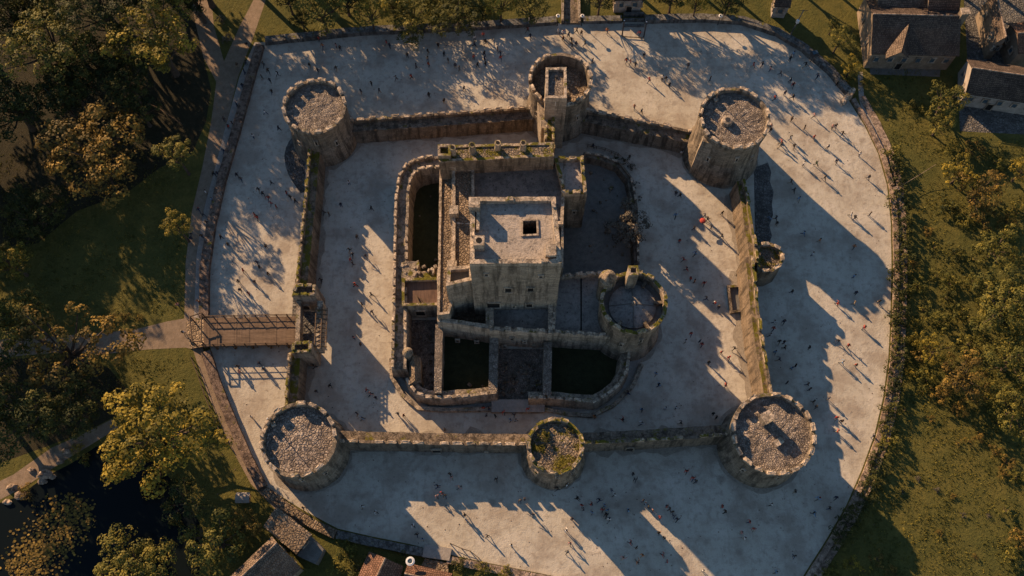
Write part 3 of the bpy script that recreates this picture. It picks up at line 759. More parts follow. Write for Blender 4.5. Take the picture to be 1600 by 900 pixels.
rz = Vector((0, 0, 1.5)); P4 = [Vector((p.x, p.y, 4.62)) for p in poly]
MB().quad(P4[0], P4[3], Vector((b.x, b.y, 5.9)), Vector((a.x, a.y, 5.9))).quad(P4[1], P4[2], Vector((b.x, b.y, 5.9)), Vector((a.x, a.y, 5.9))).quad(P4[0], P4[1], Vector((a.x, a.y, 5.9))).quad(P4[2], P4[3], Vector((b.x, b.y, 5.9))).obj('roof', M['leanroof'], t)
q = P(637, 551, 6.4); MB().loft([[Vector((p.x, p.y, z)) for p in circle(q, .9, 12)] for z in (0, 3, 5, 6.4)], True, amp=.08, cap1=True).obj('turret', M['tower'], t)
MB().loft([[Vector((p.x, p.y, z)) for p in circle(q, rr, 12)] for z, rr in ((6.3, .95), (6.6, .95), (7.1, .45), (7.3, .1))], True, amp=.06).obj('turret_rim', M['tower'], t)

# the ring wall round the keep
RG = 'low ring walls around the keep'
wall('left ring wall of the keep curving round its upper corner', [(692,241),(668,242),(648,246),(632,256),(622,272),(617,300),(615,350),(614,420),(612,500),(611,575)], 6.4, 1, th=2.6, mh=.55, ph=.8, name='ring_wall', mat='keep', group=RG, ln=1.2, gap=.5, both=True, skip=.15)
wall('bottom left ring wall with a rounded corner beside the chapel', [(633,590),(638,602),(650,615),(668,621),(690,622),(730,619),(778,614)], 4.9, 1, th=1.6, mh=.5, ph=.7, name='ring_wall', mat='keep', group=RG, ln=1.1, gap=.45)
wall('bottom right ring wall rounding up to the conical-roofed tower', [(826,622),(860,622),(900,626),(930,628),(950,617),(970,600),(982,578),(986,548)], 4.6, 1, th=1.5, mh=.5, ph=.7, name='ring_wall', mat='keep', group=RG, ln=1.1, gap=.45)
wall('right ring wall half hidden under the dark-leaved tree', [(1000,425),(999,395),(998,350),(995,310),(988,275),(970,252),(940,240),(912,236)], 2.6, 1, th=1.0, mh=.3, ph=.4, name='ring_wall', mat='wall', group=RG, ln=1.0, gap=.8, pth=.4)
t = thing('terrace_wall', 'low battered terrace wall skirting the bottom of the keep', 'wall', P(800, 642, 0))
pa = PP([(608,560),(609,590),(626,618),(652,640),(690,643),(768,642)], .9); pb = inset(pa, .6, False)
def kerb(mb, pts, th, h, amp=.05, z0=0):
    a = resample(pts, 1.2, False); b = inset(a, th, False)
    mb.loft([[Vector((a[i].x, a[i].y, z0)), Vector((a[i].x, a[i].y, h)), Vector((b[i].x, b[i].y, h)), Vector((b[i].x, b[i].y, z0))] for i in range(len(a))], True, True, True, amp=amp)
    return mb
kerb(MB(), pa, .7, .9).obj('wall_run', M['keep'], t)
kerb(MB(), PP([(851,642),(890,650),(925,652),(960,636),(992,604),(1006,570)], .7), .7, .7).obj('wall_run', M['keep'], t)

# ================================================================ low walls round the plaza
def low_wall(label, px, h, th, mat, group='low walls around the plaza', name='boundary_wall', coping=None):
    pts = PP(px, h); mid = pts[len(pts)//2]; t = thing(name, label, 'wall', (mid.x, mid.y, 0), group)
    kerb(MB(), pts, th, h, .08).obj('wall_run', M[mat], t)
    if coping:
        c2 = inset(pts, -.06, False); kerb(MB(), c2, th*coping, h+.12, .05, h-.02).obj('coping', M['ledge'], t)
    return t
low_wall('brown rampart wall running along the left side of the plaza above the bridge', [(412,70),(397,120),(374,205),(352,280),(336,350),(326,420),(325,494)], 1.1, -1.7, 'rampart')
low_wall('brown rampart wall running down the lower left of the plaza below the bridge', [(328,546),(342,590),(366,650),(392,710),(416,757)], 1.1, -1.7, 'rampart')
low_wall('rough rampart continuation bending beside the stone slab roof', [(417,760),(450,785),(492,812),(527,828)], .8, -1.5, 'leanroof')
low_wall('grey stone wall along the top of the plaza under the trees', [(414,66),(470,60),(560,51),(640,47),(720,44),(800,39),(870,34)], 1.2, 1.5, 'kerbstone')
low_wall('grey stone wall between the stone causeway and the post frame', [(912,33),(972,32)], 1.0, 1.3, 'kerbstone')
low_wall('grey stone wall curving round the top right of the plaza', [(1008,32),(1100,30),(1160,34),(1214,52),(1254,76),(1294,110),(1326,148)], 1.2, 1.5, 'kerbstone')
low_wall('sunlit stone ledge along the right edge of the plaza', [(1330,155),(1354,195),(1376,240),(1390,290),(1396,350),(1397,420),(1395,500),(1392,560),(1384,620),(1370,680),(1350,735),(1326,790),(1294,845),(1262,895),(1230,945)], .55, 1.0, 'ledge')
low_wall('pale kerb wall along the sunny bottom edge of the plaza', [(1000,936),(960,922),(900,908),(830,894),(760,880),(700,868)], .6, 1.3, 'ledge')
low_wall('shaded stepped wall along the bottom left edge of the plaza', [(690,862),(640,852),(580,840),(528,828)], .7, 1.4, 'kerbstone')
# rough rocky strip outside the right ledge
props(kerb(MB(), PP([(1342,152),(1366,195),(1386,240),(1400,290),(1405,350),(1406,420),(1404,500),(1401,560),(1393,620),(1379,680),(1359,735),(1335,790),(1303,845),(1271,895)], .1), 1.4, .14, .12).obj('rock_verge', M['ledge']), kind='structure')

# trodden dirt along the foot of the walls and round the towers (ragged sheets on the plaza)
def verge(path, w0, w1, z=.026):
    a = resample(path, 1.0, False); L = inset(a, w0, False); Rr = inset(a, -w1, False); mb = MB(); o = len(mb.v)
    rn = random.Random(len(a))
    for i in range(len(a)):
        k = .55+.9*abs(noise.noise(Vector((a[i].x*.35, a[i].y*.35, 2)))); k2 = .55+.9*abs(noise.noise(Vector((a[i].x*.4, a[i].y*.4, 7))))
        p = a[i].lerp(L[i], k+rn.uniform(-.06, .06)); q = a[i].lerp(Rr[i], k2+rn.uniform(-.06, .06)); mb.v += [Vector((p.x, p.y, z)), Vector((q.x, q.y, z))]
    for i in range(len(a)-1): mb.f.append((2*i, 2*i+1, 2*i+3, 2*i+2))
    return mb
for W in (W1, W2, W3, W4, W5, W6, W7, W8):
    mid = [p.lerp(q, .5) for p, q in zip(W[1], W[2])]
    props(verge(mid, 2.6, 2.6).obj('dirt_verge', M['dirt']), kind='structure')
for T in (T_TL, T_TC, T_TR, T_BL, T_BM, T_BR, T_CR):
    c, r = T[1], T[2]; mb = MB(); rn = random.Random(int(r*100))
    mb.poly([(c.x+math.cos(a)*q, c.y+math.sin(a)*q) for a, q in [(k*6.2832/70, r+.8+1.3*abs(noise.noise(Vector((math.cos(k*.0898)*2+c.x, math.sin(k*.0898)*2, c.y))))+rn.uniform(0, .12)) for k in range(70)]], .0275)
    props(mb.obj('dirt_verge', M['dirt']), kind='structure')
# rubble fallen in the courts
rn = random.Random(4); mb = MB()
def heap(x0, x1, y0, y1, n):
    for k in range(n):
        p = P(rn.uniform(x0, x1), rn.uniform(y0, y1), 0); s = rn.uniform(.2, .6)
        mb.box((p.x, p.y, .03+s*.3), s*rn.uniform(.8, 1.6), s, s*.8, rn.uniform(0, 3), taper=rn.uniform(.5, .9))
heap(640, 676, 520, 600, 40); heap(782, 846, 566, 616, 70); heap(640, 688, 300, 412, 5); heap(920, 980, 270, 400, 22); heap(700, 760, 590, 608, 3)
props(mb.obj('rubble', M['wall']), 'fallen stones lying in the small courts of the keep', 'rubble', None, 'stuff')

# ================================================================ houses
def uv_roof(me):
    uv = me.uv_layers.new(name='UVMap')
    for p in me.polygons:
        n = p.normal; h = Vector((n.x, n.y, 0))
        if h.length < .05: h = Vector((0, -1, 0))
        h.normalize(); t = Vector((-h.y, h.x, 0)); dn = (h - n*h.dot(n)).normalized()
        for li in p.loop_indices:
            v = me.vertices[me.loops[li].vertex_index].co; uv.data[li].uv = (v.dot(t), -v.dot(dn))

def roof_slab(a, b, c, d, th=.18, step=.9, amp=.05):
    """a,b along the ridge, c,d along the eave (b-c and a-d are the slopes): a gridded slab with thickness"""
    mb = MB(); nu = max(2, int((b-a).length/step)); nv = max(2, int((c-b).length/step)); base = 0
    dn = Vector((0, 0, -th)); G = []
    for j in range(nv+1):
        G.append([jit(a.lerp(d, j/nv).lerp(b.lerp(c, j/nv), i/nu), amp if 0 < j else amp*.6, .9) for i in range(nu+1)])
    for j in range(nv+1):
        for i in range(nu+1): mb.v.append(G[j][i])
    m = len(mb.v)
    for j in range(nv):
        for i in range(nu):
            k = j*(nu+1)+i; mb.f.append((k, k+1, k+nu+2, k+nu+1))
    rim = [(0, i) for i in range(nu)]+[(j, nu) for j in range(nv)]+[(nv, i) for i in range(nu, 0, -1)]+[(j, 0) for j in range(nv, 0, -1)]
    for q in rim: mb.v.append(G[q[0]][q[1]]+dn)
    for k, q in enumerate(rim):
        q2 = rim[(k+1) % len(rim)]; mb.f.append((q[0]*(nu+1)+q[1], q2[0]*(nu+1)+q2[1], m+(k+1) % len(rim), m+k))
    mb.uv = uv_roof
    return mb

def house(name, label, r0, r1, zr, eave, ze, wallm='plaster', tile='tile', over=.35, cat='house', windows=5, storeys=1, group=None, ridge_cap=True, other=1.0, door=True):
    """r0,r1: ridge ends in px at height zr; eave: one px on the visible eave at ze; gabled box under it"""
    a, b = P(*r0, zr), P(*r1, zr); e = P(*eave, ze)
    d = Vector((b.x-a.x, b.y-a.y, 0)).normalized(); nrm = Vector((-d.y, d.x, 0))
    s = (Vector((e.x, e.y, 0))-Vector((a.x, a.y, 0))).dot(nrm); nrm = nrm*(1 if s > 0 else -1); hw = abs(s)
    mid = (a+b)/2; t = thing(name, label, cat, (mid.x, mid.y, 0), group)
    A, B = Vector((a.x, a.y, 0)), Vector((b.x, b.y, 0)); hw2 = hw*other
    f0, f1, g1, g0 = A+nrm*(hw-over), B+nrm*(hw-over), B-nrm*(hw2-over), A-nrm*(hw2-over)
    sl = (zr-ze)/hw; zw = ze-.05
    mb = MB(); up = lambda p, z: Vector((p.x, p.y, z))
    i0, i1 = A+d*over, B-d*over
    f0, f1, g1, g0 = i0+nrm*(hw-over), i1+nrm*(hw-over), i1-nrm*(hw2-over), i0-nrm*(hw2-over)
    zt = zr-.22
    mb.quad(up(f0, 0), up(f1, 0), up(f1, zw), up(f0, zw)).quad(up(g0, 0), up(g1, 0), up(g1, zw), up(g0, zw))
    mb.quad(up(f0, 0), up(g0, 0), up(g0, zw), up(i0, zt), up(f0, zw)).quad(up(f1, 0), up(g1, 0), up(g1, zw), up(i1, zt), up(f1, zw))
    wo = mb.obj('walls', M[wallm], t)
    for sg, h in ((1, hw), (-1, hw2)):
        roof_slab(up(A, zr), up(B, zr), up(B+nrm*h*sg, ze), up(A+nrm*h*sg, ze)).obj('roof', M[tile], t)
    if ridge_cap: MB().tube([up(A.lerp(B, k/12), zr+.05)+Vector((0, 0, random.uniform(-.04, .04))) for k in range(13)], .17, 6).obj('ridge_tiles', M['ledge'], t)
    L = (i1-i0).length
    for k in range(windows):
        p = f0.lerp(f1, (k+.5)/windows); p.z = ze*.62
        window(t, p, nrm, .9, 1.2, mat='glass')
    if door:
        p = f0.lerp(f1, .5/windows+.31); p.z = 1.05; window(t, p, nrm, 1.1, 2.0, name='door')
    for sgn, q0, q1, i in ((-1, f0, g0, i0), (1, f1, g1, i1)):
        for u in (.3, .7):
            p = q0.lerp(q1, u); p.z = ze*.6; window(t, p, d*sgn, .8, 1.1, mat='glass')
    return t, A, B, nrm, hw, d

hA = house('house', 'large brown tiled house with a pointed dormer gable and a tall chimney', (1364,22), (1502,25), 8.6, (1430,86), 5.4, windows=6)
t, A, B, nrm, hw, d = hA
p0 = P(1421, 36, 8.1); pk = Vector((p0.x, p0.y, 8.0)); s0 = P(1386, 85, 5.5); s1 = P(1417, 84, 5.5)
ap = (s0+s1)/2+Vector((0, 0, 2.4)); ap.z = 7.5; fr = nrm*.9
roof_slab(pk, ap+fr, s0+fr-d*.3, Vector((s0.x, s0.y, 5.6))-nrm*2.2, .14, .8, .03).obj('dormer_roof', M['tilewarm'], t)
roof_slab(pk, ap+fr, s1+fr+d*.3, Vector((s1.x, s1.y, 5.6))-nrm*2.2, .14, .8, .03).obj('dormer_roof', M['tile'], t)
MB().quad(s0+nrm*.5, s1+nrm*.5, ap+nrm*.5-Vector((0, 0, .1)), ap+nrm*.48-Vector((0, 0, .1))).obj('dormer_gable', M['plaster'], t)
q = P(1507, 20, 9.5); c_ = MB().box((q.x, q.y, 6.6), 1.5, 1.3, 6.4, .05).obj('chimney', M['plaster'], t)
MB().box((q.x, q.y, 9.95), 1.8, 1.6, .3, .05).obj('chimney_cap', M['merlon'], c_)
house('house', 'pale gabled house with brown tiles behind a bush on the right edge', (1519,106), (1640,124), 7.4, (1512,147), 4.6, wallm='plasterpale', windows=5)
house('house', 'house with a bright red tiled roof tucked behind the chimney', (1452,-4), (1502,-6), 9.5, (1452,20), 7.6, tile='tilered', windows=2, door=False)
house('house', 'low warm-tiled wing lying behind the dormer house ridge', (1372,-6), (1450,-8), 8.5, (1372,14), 7.2, tile='tilewarm', windows=2, door=False)
house('house', 'narrow house with a crooked weathered tile roof between dark yards', (1556,-14), (1572,58), 8.0, (1543,-4), 6.4, tile='tilewarm', windows=2, door=False)
house('house', 'small red roofed house at the right edge behind the pale gabled house', (1590,52), (1640,48), 7.5, (1590,84), 5.8, tile='tilered', windows=1, door=False)
house('house', 'small pale house at the top edge above the post frame', (960,-12), (1008,-13), 6.0, (960,1), 4.4, wallm='plasterpale', windows=2)
house('shed', 'small square hut with a dark roof near the top edge beside the leaning pole', (1212,-6), (1238,-4), 5.4, (1209,10), 4.0, wallm='plasterpale', cat='shed', windows=1, door=False)
house('house', 'ribbed tile house at the bottom edge next to the stone slab roof', (433,848), (350,928), 5.8, (474,884), 4.7, tile='tilewarm', windows=3, other=.3)
house('house', 'red roofed house at the bottom edge left of the round lamp', (602,872), (574,935), 5.2, (628,890), 3.9, tile='tilered', windows=2, door=False)
house('house', 'wide red roofed house at the bottom edge right of the round lamp', (632,896), (702,912), 4.6, (630,914), 3.6, tile='tilered', windows=2, door=False)
t = thing('stone_shed', 'shed under a sloping roof of big pale stone slabs', 'shed', P(450, 830, 0))
z0 = PP([(411,823),(434,793),(489,836),(463,866)], 4.0)
a, b, c2, d2 = [Vector((p.x, p.y, 4.0+dz)) for p, dz in zip(z0, (.0, .9, .9, .0))]
roof_slab(b, c2, d2, a, .3, .8, .14).obj('slab_roof', M['leanroof'], t)
MB().prism(inset(z0, .5), 0, 3.75, amp=.06).obj('walls', M['wall'], t)
q = z0[2].lerp(z0[3], .5); q.z = 1.3; window(t, (q.x-.1, q.y+.1, 1.3), (z0[3]-z0[2]).cross(Vector((0, 0, 1)))*1, 1.2, 1.8)
MB().prism(PP([(486,838),(506,858),(494,882),(464,868)], 2.2), 0, 2.2, amp=.08).obj('lean_to', M['courtfloor'], t)

# stone causeway at the top
t = thing('causeway', 'narrow stone causeway leading in from the top edge between two lamps', 'causeway', P(890, 10, 0))
pa = PP([(877,-40),(905,-40),(907,36),(877,36)], .5); MB().prism(pa, 0, .5, amp=.05).obj('deck', M['wall'], t)
for s in ((0, 3), (1, 2)):
    a, b = pa[s[0]], pa[s[1]]; kerb(MB(), [a, b], .5*(1 if s[0] == 1 else -1)*-1, 1.3, .07, .4).obj('side_wall', M['keep'], t)

# ================================================================ vegetation
def leaf_mesh(name, seed, clumps, subs, per, leaf, rad=(.18, .30), flat=.8, spread=1.0, minz=-.4, ragged=.25, gap=.78):
    """crown of radius about 1: boughs, each a cluster of lumps, each lump a shell of many small leaf sprays"""
    rg = np.random.default_rng(seed); V, T = [], []
    cs = []; tries = 0
    while len(cs) < clumps and tries < 6000:
        tries += 1
        v = rg.normal(size=3); v /= np.linalg.norm(v)
        if v[2] < minz: continue
        th = math.atan2(v[1], v[0])
        lob = 1+ragged*(.6*math.sin(3*th+seed)+.4*math.sin(5*th+2.1*seed))
        sz = rg.uniform(*rad)
        r = (rg.uniform(.6, .9) if rg.random() < .8 else rg.uniform(.1, .55))*lob
        c = v*r*np.array([spread, spread, flat])
        if any(np.linalg.norm(c-q[0]) < (sz+q[1])*gap for q in cs): continue
        cs.append((c, sz, rg.uniform(-.22, .22)))
    for c, cr, tone in cs:
        for k in range(subs):
            m = rg.normal(size=3); m /= np.linalg.norm(m)
            if m[2] < -.3: m[2] *= -1
            sr = cr*rg.uniform(.34, .56); sc_ = c+m*cr*rg.uniform(.5, .95)*np.array([1, 1, .85]); st = tone+rg.normal()*.12
            n = max(8, int(per*(sr/cr/.45)**2*(cr/rad[1])**2))
            d = rg.normal(size=(n, 3)); d /= np.linalg.norm(d, axis=1)[:, None]
            d = d[(d[:, 2] > -.4) & (d@m > -.45)]; n = len(d)
            if not n: continue
            p = sc_+d*(sr*rg.uniform(.82, 1.1, n))[:, None]
            nn = d*.75+m*.25+rg.normal(size=(n, 3))*.2+np.array([0, 0, .1]); nn /= np.linalg.norm(nn, axis=1)[:, None]
            a = rg.normal(size=(n, 3)); u = np.cross(nn, a); u /= np.linalg.norm(u, axis=1)[:, None]; v2 = np.cross(nn, u)
            s = leaf*rg.uniform(.6, 1.35, n)[:, None]
            q = np.stack([p-u*s*.5, p+v2*s*.42+nn*s*.1, p+u*s*.6, p-v2*s*.42+nn*s*.1], 1)
            V.append(q.reshape(-1, 3)); T.append(np.clip(.48+st+rg.normal(size=n)*.10, 0, 1))
    V = np.concatenate(V); T = np.concatenate(T); n = len(T)
    me = bpy.data.meshes.new(name); me.vertices.add(n*4); me.vertices.foreach_set('co', V.ravel().astype(np.float32))
    me.loops.add(n*4); me.loops.foreach_set('vertex_index', np.arange(n*4, dtype=np.int32))
    me.polygons.add(n); me.polygons.foreach_set('loop_start', np.arange(n, dtype=np.int32)*4)
    me.update(calc_edges=True)
    at = me.attributes.new('tone', 'FLOAT', 'FACE'); at.data.foreach_set('value', T.astype(np.float32))
    me.materials.append(M['olive'])
    return me, [c for c in cs]

BIG = [leaf_mesh('crown', 11+i, 40, 9, 62, .052, (.17, .30), .8, 1, -.35, .28) for i in range(5)]
OPEN = [leaf_mesh('crown', 31+i, 26, 8, 60, .052, (.14, .26), .65, 1.05, -.25, .5, 1.0) for i in range(2)]
MID = [leaf_mesh('crown', 51+i, 22, 8, 46, .075, (.20, .36), .8, 1, -.35, .3) for i in range(4)]
BUSH = [leaf_mesh('foliage', 71+i, 10, 7, 36, .12, (.26, .46), .7, 1, -.1, .4) for i in range(5)]
SCRUB = [leaf_mesh('foliage', 91+i, 7, 6, 26, .16, (.22, .42), .55, 1.1, -.05, .7, 1.0) for i in range(4)]
TRUNKS = {}
def trunk_mesh(key, clumps, hz, seed):
    """tapered trunk with limbs, unit crown radius; crown centre at hz"""
    if key in TRUNKS: return TRUNKS[key]
    rg = random.Random(seed); mb = MB()
    top = Vector((rg.uniform(-.08, .08), rg.uniform(-.08, .08), hz*.75))
    mb.tube([(0, 0, -.02), (0, 0, hz*.12), top*.6, top, top+Vector((.03, .02, .55))], [.105, .075, .06, .05, .015], 7)
    for c, cr, tn in sorted(clumps, key=lambda q: -q[1])[:16]:
        e = Vector(c)+Vector((0, 0, hz)); s = top*rg.uniform(.55, 1.0); m = s.lerp(e, .55)+Vector((0, 0, -.06))
        mb.tube([s, m, e], [.036, .022, .008], 5)
    me = bpy.data.meshes.new('trunk'); me.from_pydata(mb.v, [], mb.f); me.update(); me.materials.append(M['bark']); TRUNKS[key] = me
    return me

def tree(px, py, rpx, h, label, mat='olive', pool=None, var=0, group=None, squash=1.0, name='broadleaf_tree', grey=False, cat='tree', rz=None):
    """px,py: crown centre in the picture, rpx: crown radius, h: height of the crown centre"""
    c = P(px, py, h); r = (P(px+rpx, py, h)-P(px-rpx, py, h)).length/2
    pool = pool or BIG; me, cl = pool[var % len(pool)]
    t = thing(name, label, cat, (c.x, c.y, 0), group)
    cr = bpy.data.objects.new('crown', me); C.objects.link(cr); cr.parent = t; cr.location = (0, 0, h)
    cr.scale = (r, r, r*squash); a = random.uniform(0, 6.3) if rz is None else rz; cr.rotation_euler = (0, 0, a)
    cr.material_slots[0].link = 'OBJECT'; cr.material_slots[0].material = M[mat]
    hz = h/r
    tm = trunk_mesh((me.name, round(hz, 1)), cl, round(hz, 1), 5)
    tr = bpy.data.objects.new('trunk', tm); C.objects.link(tr); tr.parent = t; tr.scale = (r, r, r); tr.rotation_euler = (0, 0, a)
    return t
def shrub(px, py, rpx, label, mat='olive', var=0, group=None, pool=None, name='shrub', h=None, squash=1.0, z=0):
    hh = rpx/8.3*.55 if h is None else h
    c = P(px, py, z+hh); r = (P(px+rpx, py, hh)-P(px-rpx, py, hh)).length/2
    pool = pool or BUSH; me, cl = pool[var % len(pool)]
    t = thing(name, label, 'shrub', (c.x, c.y, z), group)
    f = bpy.data.objects.new('foliage', me); C.objects.link(f); f.parent = t; f.location = (0, 0, hh*.6); f.scale = (r, r, r*squash)
    f.rotation_euler = (0, 0, random.uniform(0, 6.3)); f.material_slots[0].link = 'OBJECT'; f.material_slots[0].material = M[mat]
    s = MB()
    for k in range(4):
        a = k*1.6+random.random(); s.tube([(c.x, c.y, z), (c.x+math.cos(a)*r*.35, c.y+math.sin(a)*r*.35, z+hh*.9)], [.09, .03], 5)
    s.obj('stem', M['bark'], t)
    return t

GL = 'trees on the left side'
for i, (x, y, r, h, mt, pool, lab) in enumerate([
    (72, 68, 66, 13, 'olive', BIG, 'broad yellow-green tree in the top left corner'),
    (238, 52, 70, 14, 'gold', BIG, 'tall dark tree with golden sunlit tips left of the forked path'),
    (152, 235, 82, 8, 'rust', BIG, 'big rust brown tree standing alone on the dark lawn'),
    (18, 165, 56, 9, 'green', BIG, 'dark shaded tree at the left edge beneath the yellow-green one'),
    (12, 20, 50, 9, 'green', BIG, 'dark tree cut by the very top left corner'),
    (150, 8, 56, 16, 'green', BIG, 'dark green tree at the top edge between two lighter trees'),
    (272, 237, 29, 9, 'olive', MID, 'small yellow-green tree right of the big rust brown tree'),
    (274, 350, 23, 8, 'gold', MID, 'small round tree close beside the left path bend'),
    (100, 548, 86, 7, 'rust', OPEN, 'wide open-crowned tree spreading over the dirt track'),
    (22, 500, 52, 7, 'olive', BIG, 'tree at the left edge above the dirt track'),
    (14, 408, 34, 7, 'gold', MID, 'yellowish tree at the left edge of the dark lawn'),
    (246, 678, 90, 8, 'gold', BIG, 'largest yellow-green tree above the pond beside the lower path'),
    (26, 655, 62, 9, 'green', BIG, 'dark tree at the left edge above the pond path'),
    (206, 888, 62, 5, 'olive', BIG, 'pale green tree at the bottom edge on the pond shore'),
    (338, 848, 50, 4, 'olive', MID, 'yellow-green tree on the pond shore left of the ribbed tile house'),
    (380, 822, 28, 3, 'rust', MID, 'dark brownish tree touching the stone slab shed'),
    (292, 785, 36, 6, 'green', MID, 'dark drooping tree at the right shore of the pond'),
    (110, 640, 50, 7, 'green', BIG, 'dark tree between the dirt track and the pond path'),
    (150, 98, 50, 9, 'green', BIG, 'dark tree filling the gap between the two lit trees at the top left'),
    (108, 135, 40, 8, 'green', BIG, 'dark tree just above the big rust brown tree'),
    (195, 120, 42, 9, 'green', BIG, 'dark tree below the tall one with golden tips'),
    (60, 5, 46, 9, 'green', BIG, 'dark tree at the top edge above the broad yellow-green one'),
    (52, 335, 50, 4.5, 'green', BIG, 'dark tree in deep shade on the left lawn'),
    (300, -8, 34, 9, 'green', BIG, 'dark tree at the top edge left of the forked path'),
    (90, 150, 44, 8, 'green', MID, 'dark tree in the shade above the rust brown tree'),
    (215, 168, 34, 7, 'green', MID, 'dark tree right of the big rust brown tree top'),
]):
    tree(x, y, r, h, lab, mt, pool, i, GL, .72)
GT = 'trees along the top edge'
for i, (x, y, r, h, mt, pool, lab) in enumerate([
    (502, 16, 34, 8, 'olive', MID, 'rounded olive tree behind the top wall above the left corner tower'),
    (448, -6, 22, 6, 'green', MID, 'small dark tree at the top edge right of the forked path'),
    (578, 18, 26, 7, 'gold', MID, 'narrow yellowish tree behind the top wall'),
    (645, 28, 38, 3.4, 'olive', BIG, 'bushy olive tree overhanging the top wall'),
    (716, 22, 38, 5, 'green', BIG, 'dark green tree behind the top wall left of the causeway'),
    (782, 4, 26, 7, 'gold', MID, 'golden tree at the top edge left of the causeway'),
    (830, 12, 26, 6, 'olive', MID, 'low olive tree beside the causeway lamp'),
    (1090, 2, 18, 6, 'gold', MID, 'small golden tree at the top edge right of the post frame'),
    (1052, -8, 24, 6, 'green', MID, 'dark tree at the top edge next to the small golden one'),
    (540, 0, 28, 5, 'green', MID, 'dark tree at the top edge between the rounded olive and narrow yellowish trees'),
    (612, 2, 26, 5, 'olive', MID, 'olive tree at the top edge left of the overhanging one'),
    (682, 4, 26, 2.6, 'olive', MID, 'olive tree at the top edge right of the overhanging one'),
    (752, 22, 20, 3.5, 'olive', MID, 'low olive tree behind the top wall beside the dark green one'),
    (470, 30, 16, 4, 'green', MID, 'small dark tree just inside the top wall corner'),
    (938, -4, 22, 6, 'green', MID, 'dark tree at the top edge right of the causeway'),
    (1140, -2, 24, 6, 'green', MID, 'dark tree at the top edge left of the square hut'),
    (1314, 60, 20, 5, 'olive', MID, 'small olive tree left of the dormer house'),
    (1302, 40, 10, 3, 'olive', MID, 'tiny olive tree just above the one beside the dormer house'),
    (1331, 105, 17, 3.5, 'gold', MID, 'small bright golden tree on the corner by the dormer house'),
    (1475, 158, 30, 5, 'olive', MID, 'round olive tree in front of the pale gabled house'),
    (1470, 195, 22, 4, 'olive', MID, 'low olive tree below the one at the pale gabled house'),
]):
    tree(x, y, r*(1.08 if y < 45 else 1.0), h, lab, mt, pool, i+1, GT, .8)
# trees beyond the frame whose long shadows fall on the plaza
GO = 'trees just outside the picture'
for i, (x, y, r, h) in enumerate([(-70, 240, 66, 10), (-80, 20, 90, 14), (-80, 420, 60, 7), (-110, 210, 70, 8), (80, -90, 90, 14), (240, -90, 90, 15), (370, -80, 62, 12), (450, -95, 60, 12), (470, -60, 45, 10), (690, -95, 38, 11), (720, -80, 42, 11), (300, -60, 60, 14), (-140, 140, 95, 14), (1420, -70, 50, 10), (1500, -90, 50, 11), (1590, -70, 50, 11), (1690, 20, 50, 10), (-150, 330, 95, 17), (160, -150, 90, 17),
        (930, -90, 40, 11), (1000, -75, 46, 12), (1080, -95, 42, 12), (1150, -70, 44, 11), (1240, -95, 40, 11), (1310, -70, 40, 9), (-60, 610, 70, 12)]):
    tree(x, y, r, h, 'tall tree standing just beyond the frame of the picture', 'green', BIG, i, GO)
GR = 'trees and bushes on the right meadow'
for i, (x, y, r, h, mt, lab) in enumerate([
    (1576, 478, 58, 5.5, 'olive', 'large dense olive tree at the right edge'),
    (1588, 565, 54, 5, 'olive', 'dense olive tree at the right edge just below the largest one'),
    (1590, 640, 44, 4.5, 'olive', 'lowest of the dense olive trees on the right edge'),
    (1508, 590, 38, 4, 'rust', 'brownish tree left of the dense trees on the right edge'),
    (1530, 300, 36, 4, 'rust', 'rust coloured tree in the upper right meadow'),
    (1500, 272, 28, 4, 'gold', 'golden tree at the end of the slack cable'),
    (1597, 268, 22, 4, 'gold', 'bright yellow tree cut by the right edge'),
    (1560, 388, 34, 4, 'olive', 'olive tree above the large dense one on the right'),
    (1462, 545, 26, 3.5, 'gold', 'orange tinted small tree beside the hedge gap'),
]):
    tree(x, y, r, h, lab, mt, BIG if i < 3 else MID, i, GR, .85)
LM = []   # landmarks for labels: (phrase, px, py)
BUSHES = [(1520,235,18,'rust'),(1490,232,14,'olive'),(1556,250,16,'olive'),(1540,345,20,'rust'),(1482,322,18,'green'),(1505,345,14,'olive'),(1462,385,11,'olive'),(1450,362,9,'rust'),(1492,392,15,'green'),(1522,402,18,'olive'),(1590,330,16,'olive'),(1575,345,13,'rust'),
    (1425,418,12,'rust'),(1436,446,15,'olive'),(1412,462,12,'green'),(1462,430,11,'olive'),(1486,440,16,'olive'),(1520,440,14,'olive'),(1444,482,12,'olive'),(1470,500,18,'olive'),(1500,490,16,'olive'),(1525,505,14,'olive'),(1515,535,18,'olive'),
    (1432,530,15,'gold'),(1440,555,14,'rust'),(1425,580,12,'gold'),(1448,590,17,'olive'),(1478,565,16,'rust'),(1470,618,17,'rust'),(1500,638,14,'rust'),(1440,612,9,'gold'),(1545,620,20,'olive'),(1560,660,14,'olive'),
    (1515,690,8,'rust'),(1530,684,9,'rust'),(1557,706,11,'rust'),(1575,722,13,'rust'),(1590,745,12,'olive'),(1568,740,9,'rust'),(1572,796,14,'olive'),(1594,840,18,'rust'),(1580,870,14,'olive'),(1498,693,6,'rust'),(1434,748,5,'grey'),(1464,765,5,'grey'),(1410,768,4,'grey'),(1490,775,5,'rust'),(1524,870,5,'rust'),(1505,805,5,'grey'),(1468,832,6,'rust'),(1545,806,4,'grey'),
    (1372,873,12,'rust'),(1330,880,13,'gold'),(1305,885,11,'olive'),(1350,892,10,'gold'),(1395,893,10,'rust'),(1290,893,8,'olive'),(1415,640,8,'olive'),(1586,400,12,'olive'),(1540,470,14,'olive'),(1455,655,7,'rust'),(1432,505,9,'olive'),(1480,465,12,'green'),(1410,500,9,'olive')]
